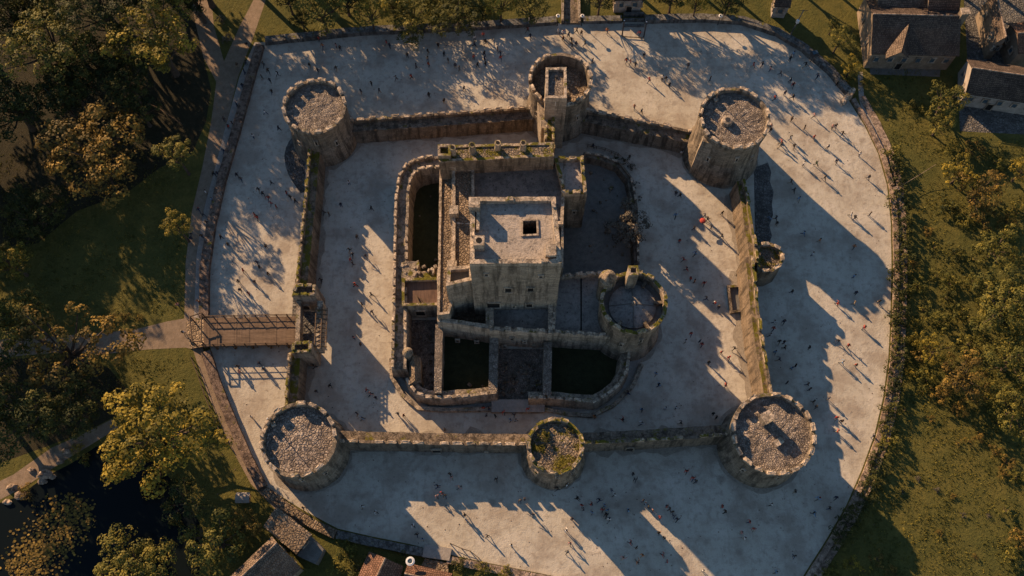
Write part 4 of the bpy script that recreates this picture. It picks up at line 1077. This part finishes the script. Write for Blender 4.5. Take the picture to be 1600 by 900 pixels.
for i, (x, y, r, mt) in enumerate(BUSHES):
    shrub(x, y, r*.98, '', mt, i, 'bushes on the right meadow', BUSH if i % 3 else SCRUB)['pxy'] = [x, y, r]
HEDGE = [(1397,262),(1402,290),(1406,318),(1410,345),(1412,372),(1412,398),(1408,425),(1406,452),(1404,480),(1404,505),(1405,530),(1403,556),(1400,585),(1398,612),(1394,640),(1388,665),(1384,690),(1377,712),(1369,735),(1362,755),(1352,778),(1340,800),(1326,822),(1312,842),(1392,240)]
for i, (x, y) in enumerate(HEDGE):
    o = shrub(x+random.uniform(-3, 5), y, random.uniform(14, 19), '', random.choice(['green', 'green', 'olive', 'green', 'green']), i, 'hedge bushes along the right wall', BUSH, 'hedge_bush', h=1.2, squash=1.15); o['pxy'] = [x, y, 9]
for i, (x, y, r, mt, lab) in enumerate([
    (540, 862, 18, 'olive', 'olive bush below the shaded stepped wall left of the red roofs'), (528, 884, 15, 'olive', 'bush at the bottom edge beside the ribbed tile house'), (560, 888, 20, 'green', 'dark bush left of the smaller red roof'), (585, 874, 13, 'green', 'dark bush touching the smaller red roof'),
    (718, 882, 13, 'green', 'bush behind the wooden posts at the bottom edge'), (755, 890, 14, 'olive', 'low olive bush below the pale kerb wall'), (790, 897, 12, 'olive', 'small bush at the bottom edge under the pale kerb wall'), (632, 868, 8, 'olive', 'small bush beside the round lamp'),
    (492, 52, 8, 'gold', 'small golden bush leaning on the top wall'), (1425, 165, 10, 'green', 'small bush in front of the round olive tree'), (1442, 172, 8, 'olive', 'tiny bush under the round olive tree'), (1350, 130, 7, 'olive', 'bush beside the curving garden path'), (1322, 128, 10, 'olive', 'bush on the wall below the bright golden tree'),
    (310, 22, 9, 'grey', 'grey shrub inside the fork of the path'), (355, 60, 9, 'grey', 'dry grey shrub beside the forked path'), (345, 30, 8, 'grey', 'upper dry grey shrub between the forked path arms'), (200, 175, 9, 'grey', 'dry grey shrub on the dark lawn'), (215, 158, 8, 'green', 'agave-like shrub by the lawn fence'),
    (175, 498, 9, 'rust', 'dry brown shrub above the dirt track'), (195, 495, 9, 'rust', 'dry reddish shrub beside the dirt track'), (218, 497, 7, 'rust', 'small dry shrub right of the other dry ones at the track'),
    (120, 700, 9, 'gold', 'sunlit bush on the pond bank'), (40, 768, 13, 'rust', 'brown bush on the rocky pond bank'), (130, 718, 10, 'olive', 'olive bush at the top of the pond'), (275, 815, 12, 'green', 'dark bush on the right shore of the pond'), (262, 790, 9, 'olive', 'olive bush hanging over the pond'),
]):
    shrub(x, y, r, lab, mt, i, 'garden and bank bushes')
# dark-leaved tree by the keep and the growth on the ring wall
tree(983, 352, 35, 3.4, 'dense grey-leaved tree growing against the right ring wall of the keep', 'grey', MID, 2)
for i, (x, y, r) in enumerate([(987, 262, 7), (991, 288, 8), (992, 315, 9), (975, 250, 6), (962, 246, 5)]):
    shrub(x, y, r, '', 'grey' if i < 3 else 'green', i, 'bushes growing along the right ring wall', SCRUB)['pxy'] = [x, y, r]
# moss bushes on the mossy tower roof
t, c, r, zr = T_BM
for i, (x, y, q, mt, lab) in enumerate([(851, 683, 11, 'moss', 'yellow-green bush on the left of the mossy tower roof'), (845, 702, 7, 'moss', 'small mossy clump at the rim of the mossy tower roof'), (893, 672, 6, 'moss', 'moss clump at the top right rim of the mossy tower')]):
    p = P(x, y, zr+.8); s = shrub(x, y, q, lab, mt, i, 'bushes on the mossy tower', z=zr)

# lily pads and floating leaves
rg = np.random.default_rng(5); mb = MB()
for k in range(1500):
    u = rg.random(); w_ = rg.normal()*.35
    x = 25+105*u+w_*40+rg.normal()*8; y = 900-115*u+w_*38+rg.normal()*8
    if x < 0 or x > 150 or y < 770: continue
    p = P(x, y, .03); s = rg.uniform(.12, .34); a = rg.uniform(0, 6.3); z = .03+rg.uniform(0, .12); b = rg.uniform(-.12, .12)
    mb.quad(*[(p.x+math.cos(a+q)*s, p.y+math.sin(a+q)*s*.8, z+math.cos(q)*b) for q in (0, 1.3, 2.6, 3.9, 5.2)])
lp = props(mb.obj('lily_pads', M['rust']), 'brown and yellow lily pads floating on the dark pond', 'lily pads', None, 'stuff')
at = lp.data.attributes.new('tone', 'FLOAT', 'FACE'); at.data.foreach_set('value', rg.uniform(.2, .9, len(lp.data.polygons)).astype(np.float32))

# rough grass tufts on the meadows
rg = np.random.default_rng(8); V = []; Tn = []
def tufts(n, x0, x1, y0, y1, test, sz):
    k = 0
    while k < n:
        x, y = rg.uniform(x0, x1), rg.uniform(y0, y1); k += 1
        if not test(x, y): continue
        if noise.noise(Vector((x*.02, y*.02, 3))) < rg.uniform(-.5, .35): continue
        p = P(x, y, 0); tone = np.clip(.5+.5*noise.noise(Vector((x*.03, y*.03, 8)))+rg.normal()*.15, 0, 1)
        for j in range(3):
            a = rg.uniform(0, 6.3); s = sz*rg.uniform(.6, 1.4); h = sz*rg.uniform(.6, 1.5); ox, oy = rg.normal(size=2)*sz*.8
            V.append([(p.x+ox-math.cos(a)*s*.4, p.y+oy-math.sin(a)*s*.4, 0), (p.x+ox+math.cos(a)*s*.4, p.y+oy+math.sin(a)*s*.4, 0), (p.x+ox+rg.normal()*s*.5, p.y+oy+rg.normal()*s*.5, h)]); Tn.append(tone)
def xr(y):   # right wall x at y
    pts = [(0, 1260), (110, 1310), (200, 1385), (300, 1412), (500, 1412), (620, 1400), (735, 1372), (845, 1316), (900, 1280)]
    for (a, b), (c2, d2) in zip(pts, pts[1:]):
        if a <= y <= c2: return b+(d2-b)*(y-a)/(c2-a)
    return 1300
tufts(15000, 1270, 1610, 110, 905, lambda x, y: x > xr(y)+4 and not (y < 215 and x > 1490), .22)
tufts(6000, 0, 330, 240, 620, lambda x, y: x < 290-abs(y-480)*.0 and not (492 < y < 560), .2)
V = np.array(V, dtype=np.float32).reshape(-1, 3); n = len(Tn)
me = bpy.data.meshes.new('grass_tufts'); me.from_pydata(V.tolist(), [], np.arange(n*3).reshape(-1, 3).tolist()); me.update()
at = me.attributes.new('tone', 'FLOAT', 'FACE'); at.data.foreach_set('value', np.array(Tn, dtype=np.float32)); me.materials.append(M['olive'])
o = bpy.data.objects.new('grass_tufts', me); C.objects.link(o); props(o, 'short dry grass tufts on the meadows', 'grass', None, 'stuff')

# ================================================================ small furniture
def lamp(px, py, h, label, ring=False):
    p = P(px, py, h); t = thing('street_lamp', label, 'lamp', (p.x, p.y, 0), 'street lamps')
    MB().tube([(p.x, p.y, 0), (p.x, p.y, .5), (p.x, p.y, h)], [.12, .08, .06], 8).obj('lamp_post', M['iron'], t)
    r = .75 if ring else .42
    hd = MB().loft([[Vector((q.x, q.y, z)) for q in circle(p, rr, 14)] for z, rr in ((h-.1, r*.5), (h, r), (h+.12, r), (h+.2, r*.62), (h+.12, r*.5))], True).obj('lamp_head', M['whiteiron'], t)
    MB().disc((p.x, p.y, h+.1), r*.5, 12).obj('lamp_glass', M['glass'], hd)
    return t
lamp(872, 25, 3.2, 'white-headed lamp left of the stone causeway mouth'); lamp(910, 25, 3.2, 'white-headed lamp right of the stone causeway mouth')
lamp(1126, 25, 3.0, 'small lamp behind the curved top right wall'); lamp(641, 877, 5.2, 'tall lamp with a broad white ring head by the red roofs', True)
t = thing('post_frame', 'frame of two leaning painted posts across the top wall opening', 'frame', P(990, 45, 0))
for x, y in ((972, 55), (1006, 57)):
    a = P(x, y, .1); MB().tube([(a.x, a.y, 0), (a.x, a.y+.3, 4.6)], [.16, .12], 8).obj('post', M['post'], t); MB().disc((a.x, a.y+.3, 4.66), .16, 8, 0, 1, .08).obj('post_cap', M['whiteiron'], t)
a, b = P(972, 57, .3), P(1006, 59, .3); MB().tube([a, b], .09, 6).obj('cross_bar', M['beam'], t)
for k in range(3):
    a, b = P(974, 33-k*8+6, .35-k*.0), P(1006, 32-k*8+6, .3)
    MB().box(((a.x+b.x)/2, a.y, .15+k*.15), (b-a).length, .6, .3+k*.3).obj('step', M['kerbstone'], t)
t = thing('sign_box', 'glass-topped information stand on a post beside the curved wall', 'sign', P(1268, 100, 0))
p = P(1266, 97, 0); MB().tube([(p.x, p.y, 0), (p.x, p.y, 2.2)], .09, 8).obj('post', M['post'], t)
MB().box((p.x+.2, p.y+.3, 2.5), 1.3, 1.0, .9, .3).obj('case', M['post'], t); MB().box((p.x+.2, p.y+.3, 3.0), 1.1, .8, .08, .3).obj('case_glass', M['glass'], t)
t = thing('utility_pole', 'pale leaning utility pole beside the square hut', 'pole', P(1232, 80, 0))
a = P(1231, 62, 0); e = a+Vector((1.6, 2.2, 7)); MB().tube([a, e], [.14, .1], 8).obj('pole', M['kerbstone'], t)
m_ = a.lerp(e, .62); MB().box(m_, .5, .5, .9, .3).obj('transformer', M['whiteiron'], t); MB().tube([e-Vector((.9, 0, .3)), e+Vector((.9, 0, -.3))], .06, 6).obj('cross_arm', M['beam'], t)
t = thing('cable_post', 'stone post with a slack white cable running to the golden tree', 'post', P(1396, 305, 0))
p = P(1396, 300, 0); MB().box((p.x, p.y, .8), 1.2, 1.1, 1.6, .3, taper=.75).obj('stone_post', M['ledge'], t)
e = P(1462, 257, 2.2); MB().tube([Vector((p.x, p.y, 1.7)).lerp(e, k/10)-Vector((0, 0, .5*math.sin(math.pi*k/10))) for k in range(11)], .045, 5).obj('cable', M['ledge'], t)
t = thing('stone_ruin', 'broken pale stone gatepost on the curved wall by the garden path', 'ruin', P(1325, 155, 0))
for k in range(9):
    p = P(1318+k*1.6+random.uniform(-2, 2), 160-k*2+random.uniform(-3, 3), .5); MB().box((p.x, p.y, .5+random.random()*.5), random.uniform(.7, 1.3), random.uniform(.6, 1), random.uniform(.8, 1.8), random.uniform(0, 3), taper=.7).obj('stone', M['merlon'], t)
# railing along the lower path
def railing(label, px, h=1.0, name='railing'):
    pts = resample(PP(px, 0), 1.8, False); t = thing(name, label, 'railing', (pts[0].x, pts[0].y, 0), 'railings')
    for p in pts: MB().box((p.x, p.y, h/2), .12, .12, h).obj('post', M['beam'], t)
    for hh in (.5, .95): MB().tube([p+Vector((0, 0, hh*h)) for p in pts], .05, 5).obj('rail', M['beam'], t)
    return t
railing('wooden railing along the grassy bank of the lower left path', [(300, 560), (312, 590), (322, 620), (340, 665), (356, 695)])
railing('wooden railing leading down from the paved platform to the pale kerb wall', [(704, 850), (722, 858), (735, 862), (748, 872)], 1.3)
railing('wooden fence crossing the dark lawn at the top left', [(155, 130), (200, 152), (250, 172), (285, 196)])
railing('railing on the right ring wall of the keep', [(918, 230), (945, 236), (965, 244), (985, 262)], 1.2)
t = thing('paved_platform', 'square paved platform set into the bottom wall beside wooden posts', 'platform', P(685, 862, 0))
pp = PP([(663,850),(706,857),(702,876),(660,870)], .8); MB().prism(pp, 0, .8, amp=.03).obj('slab', M['paving'], t)
MB().prism(PP([(664,872),(700,880),(700,900),(655,892)], .5), 0, .5, amp=.1).obj('rough_ramp', M['leanroof'], t)
t = thing('market_stall', 'white covered cart at the lower left path under the trees', 'cart', P(380, 775, 0))
p = P(380, 778, 1.6)
for dx, dy in ((-1, -.7), (1, -.7), (1, .7), (-1, .7)): MB().tube([(p.x+dx, p.y+dy, .1), (p.x+dx, p.y+dy, 1.9)], .05, 6).obj('leg', M['beam'], t)
MB().box((p.x, p.y, .8), 2.1, 1.5, .2, .0).obj('tray', M['beam'], t)
MB().loft([[Vector((p.x-1.2, p.y+y, 1.9+z)) for y, z in ((-.9, 0), (-.4, .35), (0, .45), (.4, .35), (.9, 0))], [Vector((p.x+1.2, p.y+y, 1.9+z)) for y, z in ((-.9, 0), (-.4, .35), (0, .45), (.4, .35), (.9, 0))]], False).obj('canopy', M['paving'], t)
# loose stones: bank of the pond and wall foot
random.seed(21)
for (x, y, s) in [(72,742,1.4),(68,752,.9),(82,745,.7),(50,735,.8),(20,762,1.0),(105,705,.9),(35,775,1.1),(120,698,.6),(12,785,.8),(95,722,.7)]:
    p = P(x, y, 0); mb = MB(); mb.loft([[Vector((p.x+math.cos(a)*s*q, p.y+math.sin(a)*s*.7*q, z*s)) for a in [k*6.283/9 for k in range(9)]] for z, q in ((0, .9), (.3, 1), (.55, .7), (.62, .25))], True, False, True, amp=.3*s, f=1.1)
    props(mb.obj('bank_stone', M['ledge']), 'pale boulder lying on the pond bank beside the path', 'boulder', 'boulders on the pond bank')

# pebbles and clods strewn over the plaza
rg = np.random.default_rng(31); mb = MB()
for k in range(900):
    x, y = rg.uniform(330, 1390), rg.uniform(50, 895)
    if 440 < x < 1215 and 180 < y < 715 and not (510 < x < 605 and 240 < y < 660) and not (1020 < x < 1130 and 260 < y < 660): continue
    p = P(x, y, .02); s = rg.uniform(.05, .16); a = rg.uniform(0, 6.3)
    b = len(mb.v); mb.v += [Vector((p.x+math.cos(a+q)*s, p.y+math.sin(a+q)*s*.8, .02)) for q in (0, 1.57, 3.14, 4.71)]+[Vector((p.x, p.y, .02+s*.7))]
    mb.f += [(b+i, b+(i+1) % 4, b+4) for i in range(4)]
props(mb.obj('pebbles', M['rampart']), 'brown pebbles and clods strewn over the pale plaza', 'pebbles', None, 'stuff')

# ================================================================ people
PEOPLE = {
(0,0): "1480,405d 1535,390d 1525,445d 1515,535d 1477,650d 1398,745d 1450,770d 1425,790d 1580,850w 1540,275d",
(400,0): "45,400d 75,440d 35,480d 130,460w 85,500d 95,570d 55,700w 140,800d 500,425d 385,440d 335,405d 390,240r 415,285o 500,285p 525,300d 815,265r 835,285d 945,345d 1000,410d 1075,320d 1072,365t 1080,400o 875,485d 970,475r 655,570d 720,520d 770,565d 1080,590d 1175,630d 1300,550d 1175,335d 1200,375d 1245,410d 1270,425d 1365,235w 1365,275d 1420,215r 1435,260d 1360,355r 1385,405d 1427,335d 1430,368w 1435,400d 1527,330d 1530,360r 1510,305o 1140,285d",
(800,0): "290,195w 318,205w 320,240o 355,215d 372,245d 405,190d 435,205d 375,280d 402,272d 95,185d 115,225d 595,190o 800,205r 715,375d 740,385p 772,400d 858,497r 940,485w 962,490d 985,530d 765,665p 810,695d 1100,410d 1510,405r 1565,400d 1240,490d 505,380d 455,270d 825,345d",
(1200,0): "160,335b 140,365d 235,405d 15,430p 80,455d 140,500w 158,530r 107,580d 155,605d 45,610p 150,740d 230,795d 290,720p 405,790p 425,785d 465,835d 145,860w 290,855r 85,885r 20,785p 15,812d 435,520d 310,475d",
(0,225): "1395,40d 1335,185d 1358,185d 1285,300w 1325,345b 1240,410d 1270,440d 1290,490d 1190,560d 1195,592d 1260,575d 1480,190d 1505,218d 1380,580d 1425,628d 1590,440r 1520,790r 1490,860d 1590,860d",
(400,225): "95,240d 15,285d 42,308d 190,305r 212,330d 75,335r 92,368r 125,390r 245,355d 580,240w 530,380d 720,400d 425,425d 455,437d 630,580d 582,660d 602,690d 590,720r 605,750d 685,700d 62,640d 5,460r 22,770d 75,810d 5,740d 620,880r 405,850d",
(800,225): "1025,305d 1050,318d 1022,445b 1205,445d 1192,480r 1222,465d 1138,525d 1048,605r 1145,685b 1072,720r 1092,780r 1117,840r 1142,855o 1200,870r 1245,518d 1310,575d 1315,430d 1060,55w 735,80d 505,10d 1090,45d 565,95w 625,125w",
(1200,225): "80,5d 225,120w 305,120g 355,210d 430,105d 375,15w 575,60w 630,205d 520,440w 545,458d 640,435d 145,235d 165,285d 195,340b 225,555b 325,600o 280,685w 540,640o 540,825b 12,465b 50,463d 55,497d 165,10d",
(0,450): "1500,10d 1552,35r 1240,85o 1145,275w 1110,105p 1570,805w 1485,490d 1497,525p 1440,240b",
(400,450): "20,470d 45,505b 660,100d 725,150d 720,40d 610,310p 652,350d 462,610d 375,645d 690,635r 715,662p 747,685d 630,785d 665,815b 885,785d 922,795p 1420,750r 1455,755d 1440,795d 1180,885d 1495,800d 1545,775r 1590,825b 365,490d",
(800,450): "12,790d 25,825b 100,755r 515,805o 725,655d 690,820r 810,760b 810,845w 960,750w 1025,745w 1258,785d 1278,808d 1055,840d 1215,65d 1270,90w 1292,118d 1120,285r 1085,330w 1175,330d 1187,352r 1310,400r 1355,435r 1335,605r 1390,375d 900,535b 920,605b 1230,465d",
(1200,450): "150,20d 550,30d 435,95r 540,95t 600,245r 440,330d 502,360r 465,465b 550,480r 260,370d 100,210d 40,210w 35,252r 15,290w 70,335d 102,340d 105,370d 45,400b 70,445d 150,500b 172,485d 120,590d 250,600d 262,632d 380,690d 285,710d 302,742d 430,810r 460,830d 695,85d 435,895r",
(400,675): "120,230d 150,242d 182,258r 295,475d 450,585d 665,465w 747,500w 980,585w 1005,640d 1042,668b 1210,262d 1222,283p 1500,295d 1270,345p 1130,400p 1162,383r 1183,398d 1303,518d 1312,548b 1445,650d 1595,710w 1135,340d",
(800,675): "50,430d 77,420d 130,515d 375,545d 338,615w 362,695p 343,750d 15,710w 200,320t 280,325w 345,330w 285,355d 757,262d 770,297d 622,362d 640,390w 495,450r 435,458r 447,482d 545,425d 578,458b 565,485r 597,488b 500,503b 588,518d 607,545w 725,490b 818,430d 835,445b 852,468d 880,492p 925,530r 968,465r 985,480d 1002,500d 1012,525d 1032,545d 1090,245r 1130,288r 1147,308d 918,628o 952,660d 740,690r 758,692d 777,722d 815,770o 835,772p 785,810o 695,785p 943,765r 970,808r 1195,865w 1315,465r 1332,497d 1485,560r 1512,605r 1435,628p 1455,662w 1500,285b 410,415d",
(1200,675): "20,450w 170,370d 315,415b 290,510b 385,475d 427,410d 165,775d 50,875b 660,22d",
}
import re
COL = {'w': ('white', (.62, .60, .57)), 'r': ('red', (.38, .055, .04)), 'b': ('blue', (.16, .26, .38)), 'p': ('pink', (.42, .22, .2)), 'o': ('orange', (.42, .15, .05)), 't': ('tan', (.36, .27, .18)), 'g': ('green', (.08, .14, .06)),
       'k': ('black', (.018, .018, .02)), 'n': ('navy', (.02, .028, .06)), 'a': ('charcoal', (.05, .05, .052)), 'y': ('brown', (.07, .045, .03))}
DARK = ['k', 'n', 'a', 'y', 'k', 'n']
TROU = [('black', (.015, .015, .016)), ('blue', (.04, .06, .11)), ('grey', (.09, .09, .09)), ('beige', (.28, .22, .15))]
SKINS = [(.42, .26, .18), (.30, .18, .115), (.16, .09, .055), (.48, .31, .22)]
HAIRS = [(.012, .01, .008), (.045, .028, .016), (.10, .07, .035), (.16, .15, .14)]
def cm(name, c):
    m = NT(name); p = m.n('TexCoord').outputs['Object']; n1 = m.noise(p, 6, 3)
    return m.out(m.mix(m.ramp(n1, [(.3, 0.), (.7, 1.)]), tuple(x*.8 for x in c), c), .85)
CM = {k: cm(v[0].replace(' ', '_')+'_cloth', v[1]) for k, v in COL.items()}
TM = [cm(n+'_trousers', c) for n, c in TROU]; SM = [cm('skin', c) for c in SKINS]; HM = [cm('hair', c) for c in HAIRS]
SHOE = cm('shoes', (.02, .018, .016))

def person_mesh(k):
    """one continuous figure grown on a skeleton: k = 0..2 walking, 3..4 standing, 5 sitting-low"""
    rnd = random.Random(100+k)
    st = (.26, .34, .18, .05, .02)[k]; sw = (.22, .28, .12, .05, .10)[k]
    V = [(0, 0, .95), (0, -.01, 1.12), (0, 0, 1.32), (0, 0, 1.46), (0, -.015, 1.56), (0, -.02, 1.66)]
    rad = [.135, .125, .155, .062, .095, .082]; E = [(0, 1), (1, 2), (2, 3), (3, 4), (4, 5)]
    def add(p, r, fr):
        V.append(p); rad.append(r); E.append((fr, len(V)-1)); return len(V)-1
    hands = []
    for s in (-1, 1):
        f = s*st
        h = add((s*.10, 0, .88), .105, 0); kn = add((s*.11, -f*.55-.02, .50), .072, h); an = add((s*.11, -f+(.10 if f < 0 else 0), .10+(.06 if f < 0 else 0)), .048, kn); add((s*.12, -f-.15+(.10 if f < 0 else 0), .045), .042, an)
        sh = add((s*.20, 0, 1.40), .075, 2); el = add((s*.25, f*.55*sw/.2+.02, 1.13), .05, sh)
        wr = add((s*.25, f*.9*sw/.2-.08, .90), .036, el) if k != 4 else add((s*.12, -.22, 1.12), .036, el)
        d = Vector(V[wr])-Vector(V[el]); d.normalize(); hd = add(tuple(Vector(V[wr])+d*.09), .034, wr); hands.append((Vector(V[wr]), Vector(V[hd])))
    nose = add((0, -.115, 1.575), .018, 4)
    me = bpy.data.meshes.new('body'); me.from_pydata(V, E, []); me.update()
    o = bpy.data.objects.new('tmp', me); C.objects.link(o)
    o.modifiers.new('s', 'SKIN'); sk = me.skin_vertices
    if not sk:
        bm = bmesh.new(); bm.from_mesh(me); bm.verts.layers.skin.verify(); bm.to_mesh(me); bm.free(); sk = me.skin_vertices
    for i, r in enumerate(rad): me.skin_vertices[0].data[i].radius = (r, r*(.72 if i in (0, 1, 2) else 1))
    me.skin_vertices[0].data[0].use_root = True
    ss = o.modifiers.new('u', 'SUBSURF'); ss.levels = 1; ss.render_levels = 1
    dg = bpy.context.evaluated_depsgraph_get(); ev = o.evaluated_get(dg); nm = bpy.data.meshes.new_from_object(ev)
    bpy.data.objects.remove(o)
    nm.name = 'person'
    for m_ in (CM['k'], TM[0], SM[0], SHOE): nm.materials.append(m_)
    zmin = min(v.co.z for v in nm.vertices)
    for v in nm.vertices: v.co.z -= zmin
    for p in nm.polygons:
        c = p.center+Vector((0, 0, zmin)); mi = 0
        if c.z < .11: mi = 3
        elif c.z < .94 and abs(c.x) < .19: mi = 1
        if c.z > 1.475: mi = 2
        for a, b in hands:
            if (c-b).length < .10 or (c-a).length < .07: mi = 2
        p.material_index = mi; p.use_smooth = True
    return nm
PM = [person_mesh(k) for k in range(5)]
def hair_mesh(long):
    mb = MB(); rs = []
    for i in range(5):
        a = i/4*math.pi*.52; rs.append([Vector((math.cos(q)*math.sin(a)*.108, math.sin(q)*math.sin(a)*.115+.012, 1.60+math.cos(a)*.125)) for q in [k*6.283/12 for k in range(12)]])
    rs.append([Vector((math.cos(q)*.10, math.sin(q)*.10+.03, (1.60-(.05 if math.sin(q) < -.3 else (.22 if long else .09))*(1 if math.sin(q) > -.3 else -.6))) ) for q in [k*6.283/12 for k in range(12)]])
    mb.loft(rs, True); o = mb.obj('hair', HM[0], None, True); me = o.data; bpy.data.objects.remove(o); return me
HMESH = [hair_mesh(False), hair_mesh(True)]
def bag_mesh():
    o = MB().box((0, .17, 1.22), .28, .16, .42, 0, taper=.85).obj('backpack', CM['k']); me = o.data; bpy.data.objects.remove(o); return me
BAG = bag_mesh()

LAND = [('the wooden footbridge', 390, 520), ('the gatehouse', 480, 505), ('the top left corner tower', 492, 190), ('the stair turret tower', 876, 170), ('the top right corner tower', 1140, 230), ('the half-round turret', 1205, 405), ('the bottom right tower', 1205, 690), ('the mossy round tower', 868, 715), ('the flagpole tower', 478, 705),
        ('the post frame', 990, 50), ('the stone causeway', 890, 30), ('the information stand', 1268, 105), ('the cable post', 1396, 300), ('the conical-roofed tower', 990, 520), ('the chapel', 648, 600), ('the stone slab shed', 450, 830), ('the paved platform', 685, 862), ('the pale kerb wall', 960, 921), ('the lodge', 658, 480),
        ('the grey-leaved tree', 986, 370), ('the walled pen', 1150, 455), ('the broken gatepost', 1325, 155), ('the round lamp', 641, 890), ('the hedge gap tree', 1462, 560), ('the stone path fork', 345, 110), ('the overhanging olive tree', 645, 40), ('the keep steps', 810, 640)]
LW = [(n, P(x, y, 0)) for n, x, y in LAND]
ORD = ['', 'second ', 'third ', 'fourth ', 'fifth ', 'sixth ', 'seventh ', 'eighth ', 'ninth ', 'tenth ', '11th ', '12th ', '13th ', '14th ', '15th ', '16th ', '17th ', '18th ', '19th ', '20th ', '21st ', '22nd ', '23rd ', '24th ', '25th ']
plist = []; rp = random.Random(12)
for (x0, y0), txt in PEOPLE.items():
    for a, b, c in re.findall(r'(\d+),(\d+)([a-z])', txt):
        px, py = x0+int(a)/4, y0+int(b)/4; w = P(px, py, 1.0)
        if any((w.x-q[0].x)**2+(w.y-q[0].y)**2 < .3 for q in plist): continue
        if c == 'd': c = rp.choice(DARK)
        plist.append((w, c))
for i, (w, c) in enumerate(plist):
    near = min(range(len(LW)), key=lambda j: (LW[j][1]-w).length); L = LW[near]
    dist = lambda q: math.hypot(q.x-L[1].x, q.y-L[1].y)
    rank = sorted([dist(q) for q, cc in plist if cc == c]).index(dist(w))
    k = rp.choice((0, 0, 1, 1, 2, 3, 3, 4)); tr = rp.randrange(4); hr = rp.choice((0, 0, 1, 1, 2, 3))
    act = 'walking' if k < 3 else 'standing'
    lab = f"person {act} in {COL[c][0]}, {ORD[min(rank, 24)]}closest to {L[0]} among all in {COL[c][0]}"
    o = bpy.data.objects.new('person', PM[k]); C.objects.link(o); o.location = (w.x, w.y, .03)
    o.rotation_euler = (0, 0, rp.uniform(0, 6.28)); s = rp.uniform(1.02, 1.14); o.scale = (s*1.06, s*1.06, s)
    props(o, lab, 'person', 'visitors on the castle plaza')
    for si, m_ in enumerate((CM[c], TM[tr], SM[rp.randrange(4)], SHOE)):
        o.material_slots[si].link = 'OBJECT'; o.material_slots[si].material = m_
    h = bpy.data.objects.new('hair', HMESH[rp.randrange(2)]); C.objects.link(h); h.parent = o
    h.material_slots[0].link = 'OBJECT'; h.material_slots[0].material = HM[hr]
    if rp.random() < .18:
        b = bpy.data.objects.new('backpack', BAG); C.objects.link(b); b.parent = o
        b.material_slots[0].link = 'OBJECT'; b.material_slots[0].material = CM[rp.choice('kknray')]

# red parasol held up in the shade right of the keep
p = P(1098, 345, 1.9); t = thing('parasol', 'small open red parasol held over a walker right of the keep', 'umbrella', (p.x, p.y, 1.2))
MB().loft([[Vector((q.x, q.y, z)) for q in circle(p, rr, 12)] for z, rr in ((1.95, .6), (2.12, .35), (2.2, .03))], True).obj('canopy', CM['r'], t)
MB().tube([(p.x, p.y, 1.2), (p.x, p.y, 2.2)], .015, 5).obj('shaft', M['iron'], t)

# ================================================================ labels for the repeated bushes
LB = LAND[:0]+[('the cable post', 1396, 300), ('the largest olive tree', 1572, 482), ('the hedge gap tree', 1462, 545), ('the pale gabled house', 1560, 150), ('the rust coloured tree', 1530, 300), ('the bottom right corner', 1600, 900), ('the broken gatepost', 1325, 155), ('the lower ledge end', 1280, 895), ('the lowest dense olive tree', 1585, 640), ('the bright yellow tree', 1597, 268), ('the half-round turret', 1205, 405), ('the bottom right tower', 1205, 690), ('the top right corner tower', 1140, 230), ('the bottom meadow centre', 1480, 800)]
MATW = {'olive': 'olive green', 'rust': 'rust brown', 'green': 'dark green', 'gold': 'golden', 'grey': 'dry grey'}
bs = [o for o in C.objects if 'pxy' in o]
for o in bs:
    f = [c for c in o.children if c.name.startswith('foliage')][0]; mt = [k for k, v in M.items() if v == f.material_slots[0].material][0]
    o['mt'] = mt
for o in bs:
    x, y, r = o['pxy']; same = [q for q in bs if q['mt'] == o['mt'] and q['group'] == o['group']]
    L = min(LB, key=lambda l: math.hypot(l[1]-x, l[2]-y))
    d = lambda q: math.hypot(L[1]-q['pxy'][0], L[2]-q['pxy'][1])
    rank = sorted(d(q) for q in same).index(d(o))
    kind = 'ledge hedge bush' if 'hedge' in o['group'] else ('ring wall bush' if 'ring' in o['group'] else ('meadow tuft' if r < 7 else 'meadow bush'))
    o['label'] = f"{MATW[o['mt']]} {kind}, {ORD[min(rank, 24)]}closest to {L[0]} among these"
for o in bs: del o['mt']; del o['pxy']
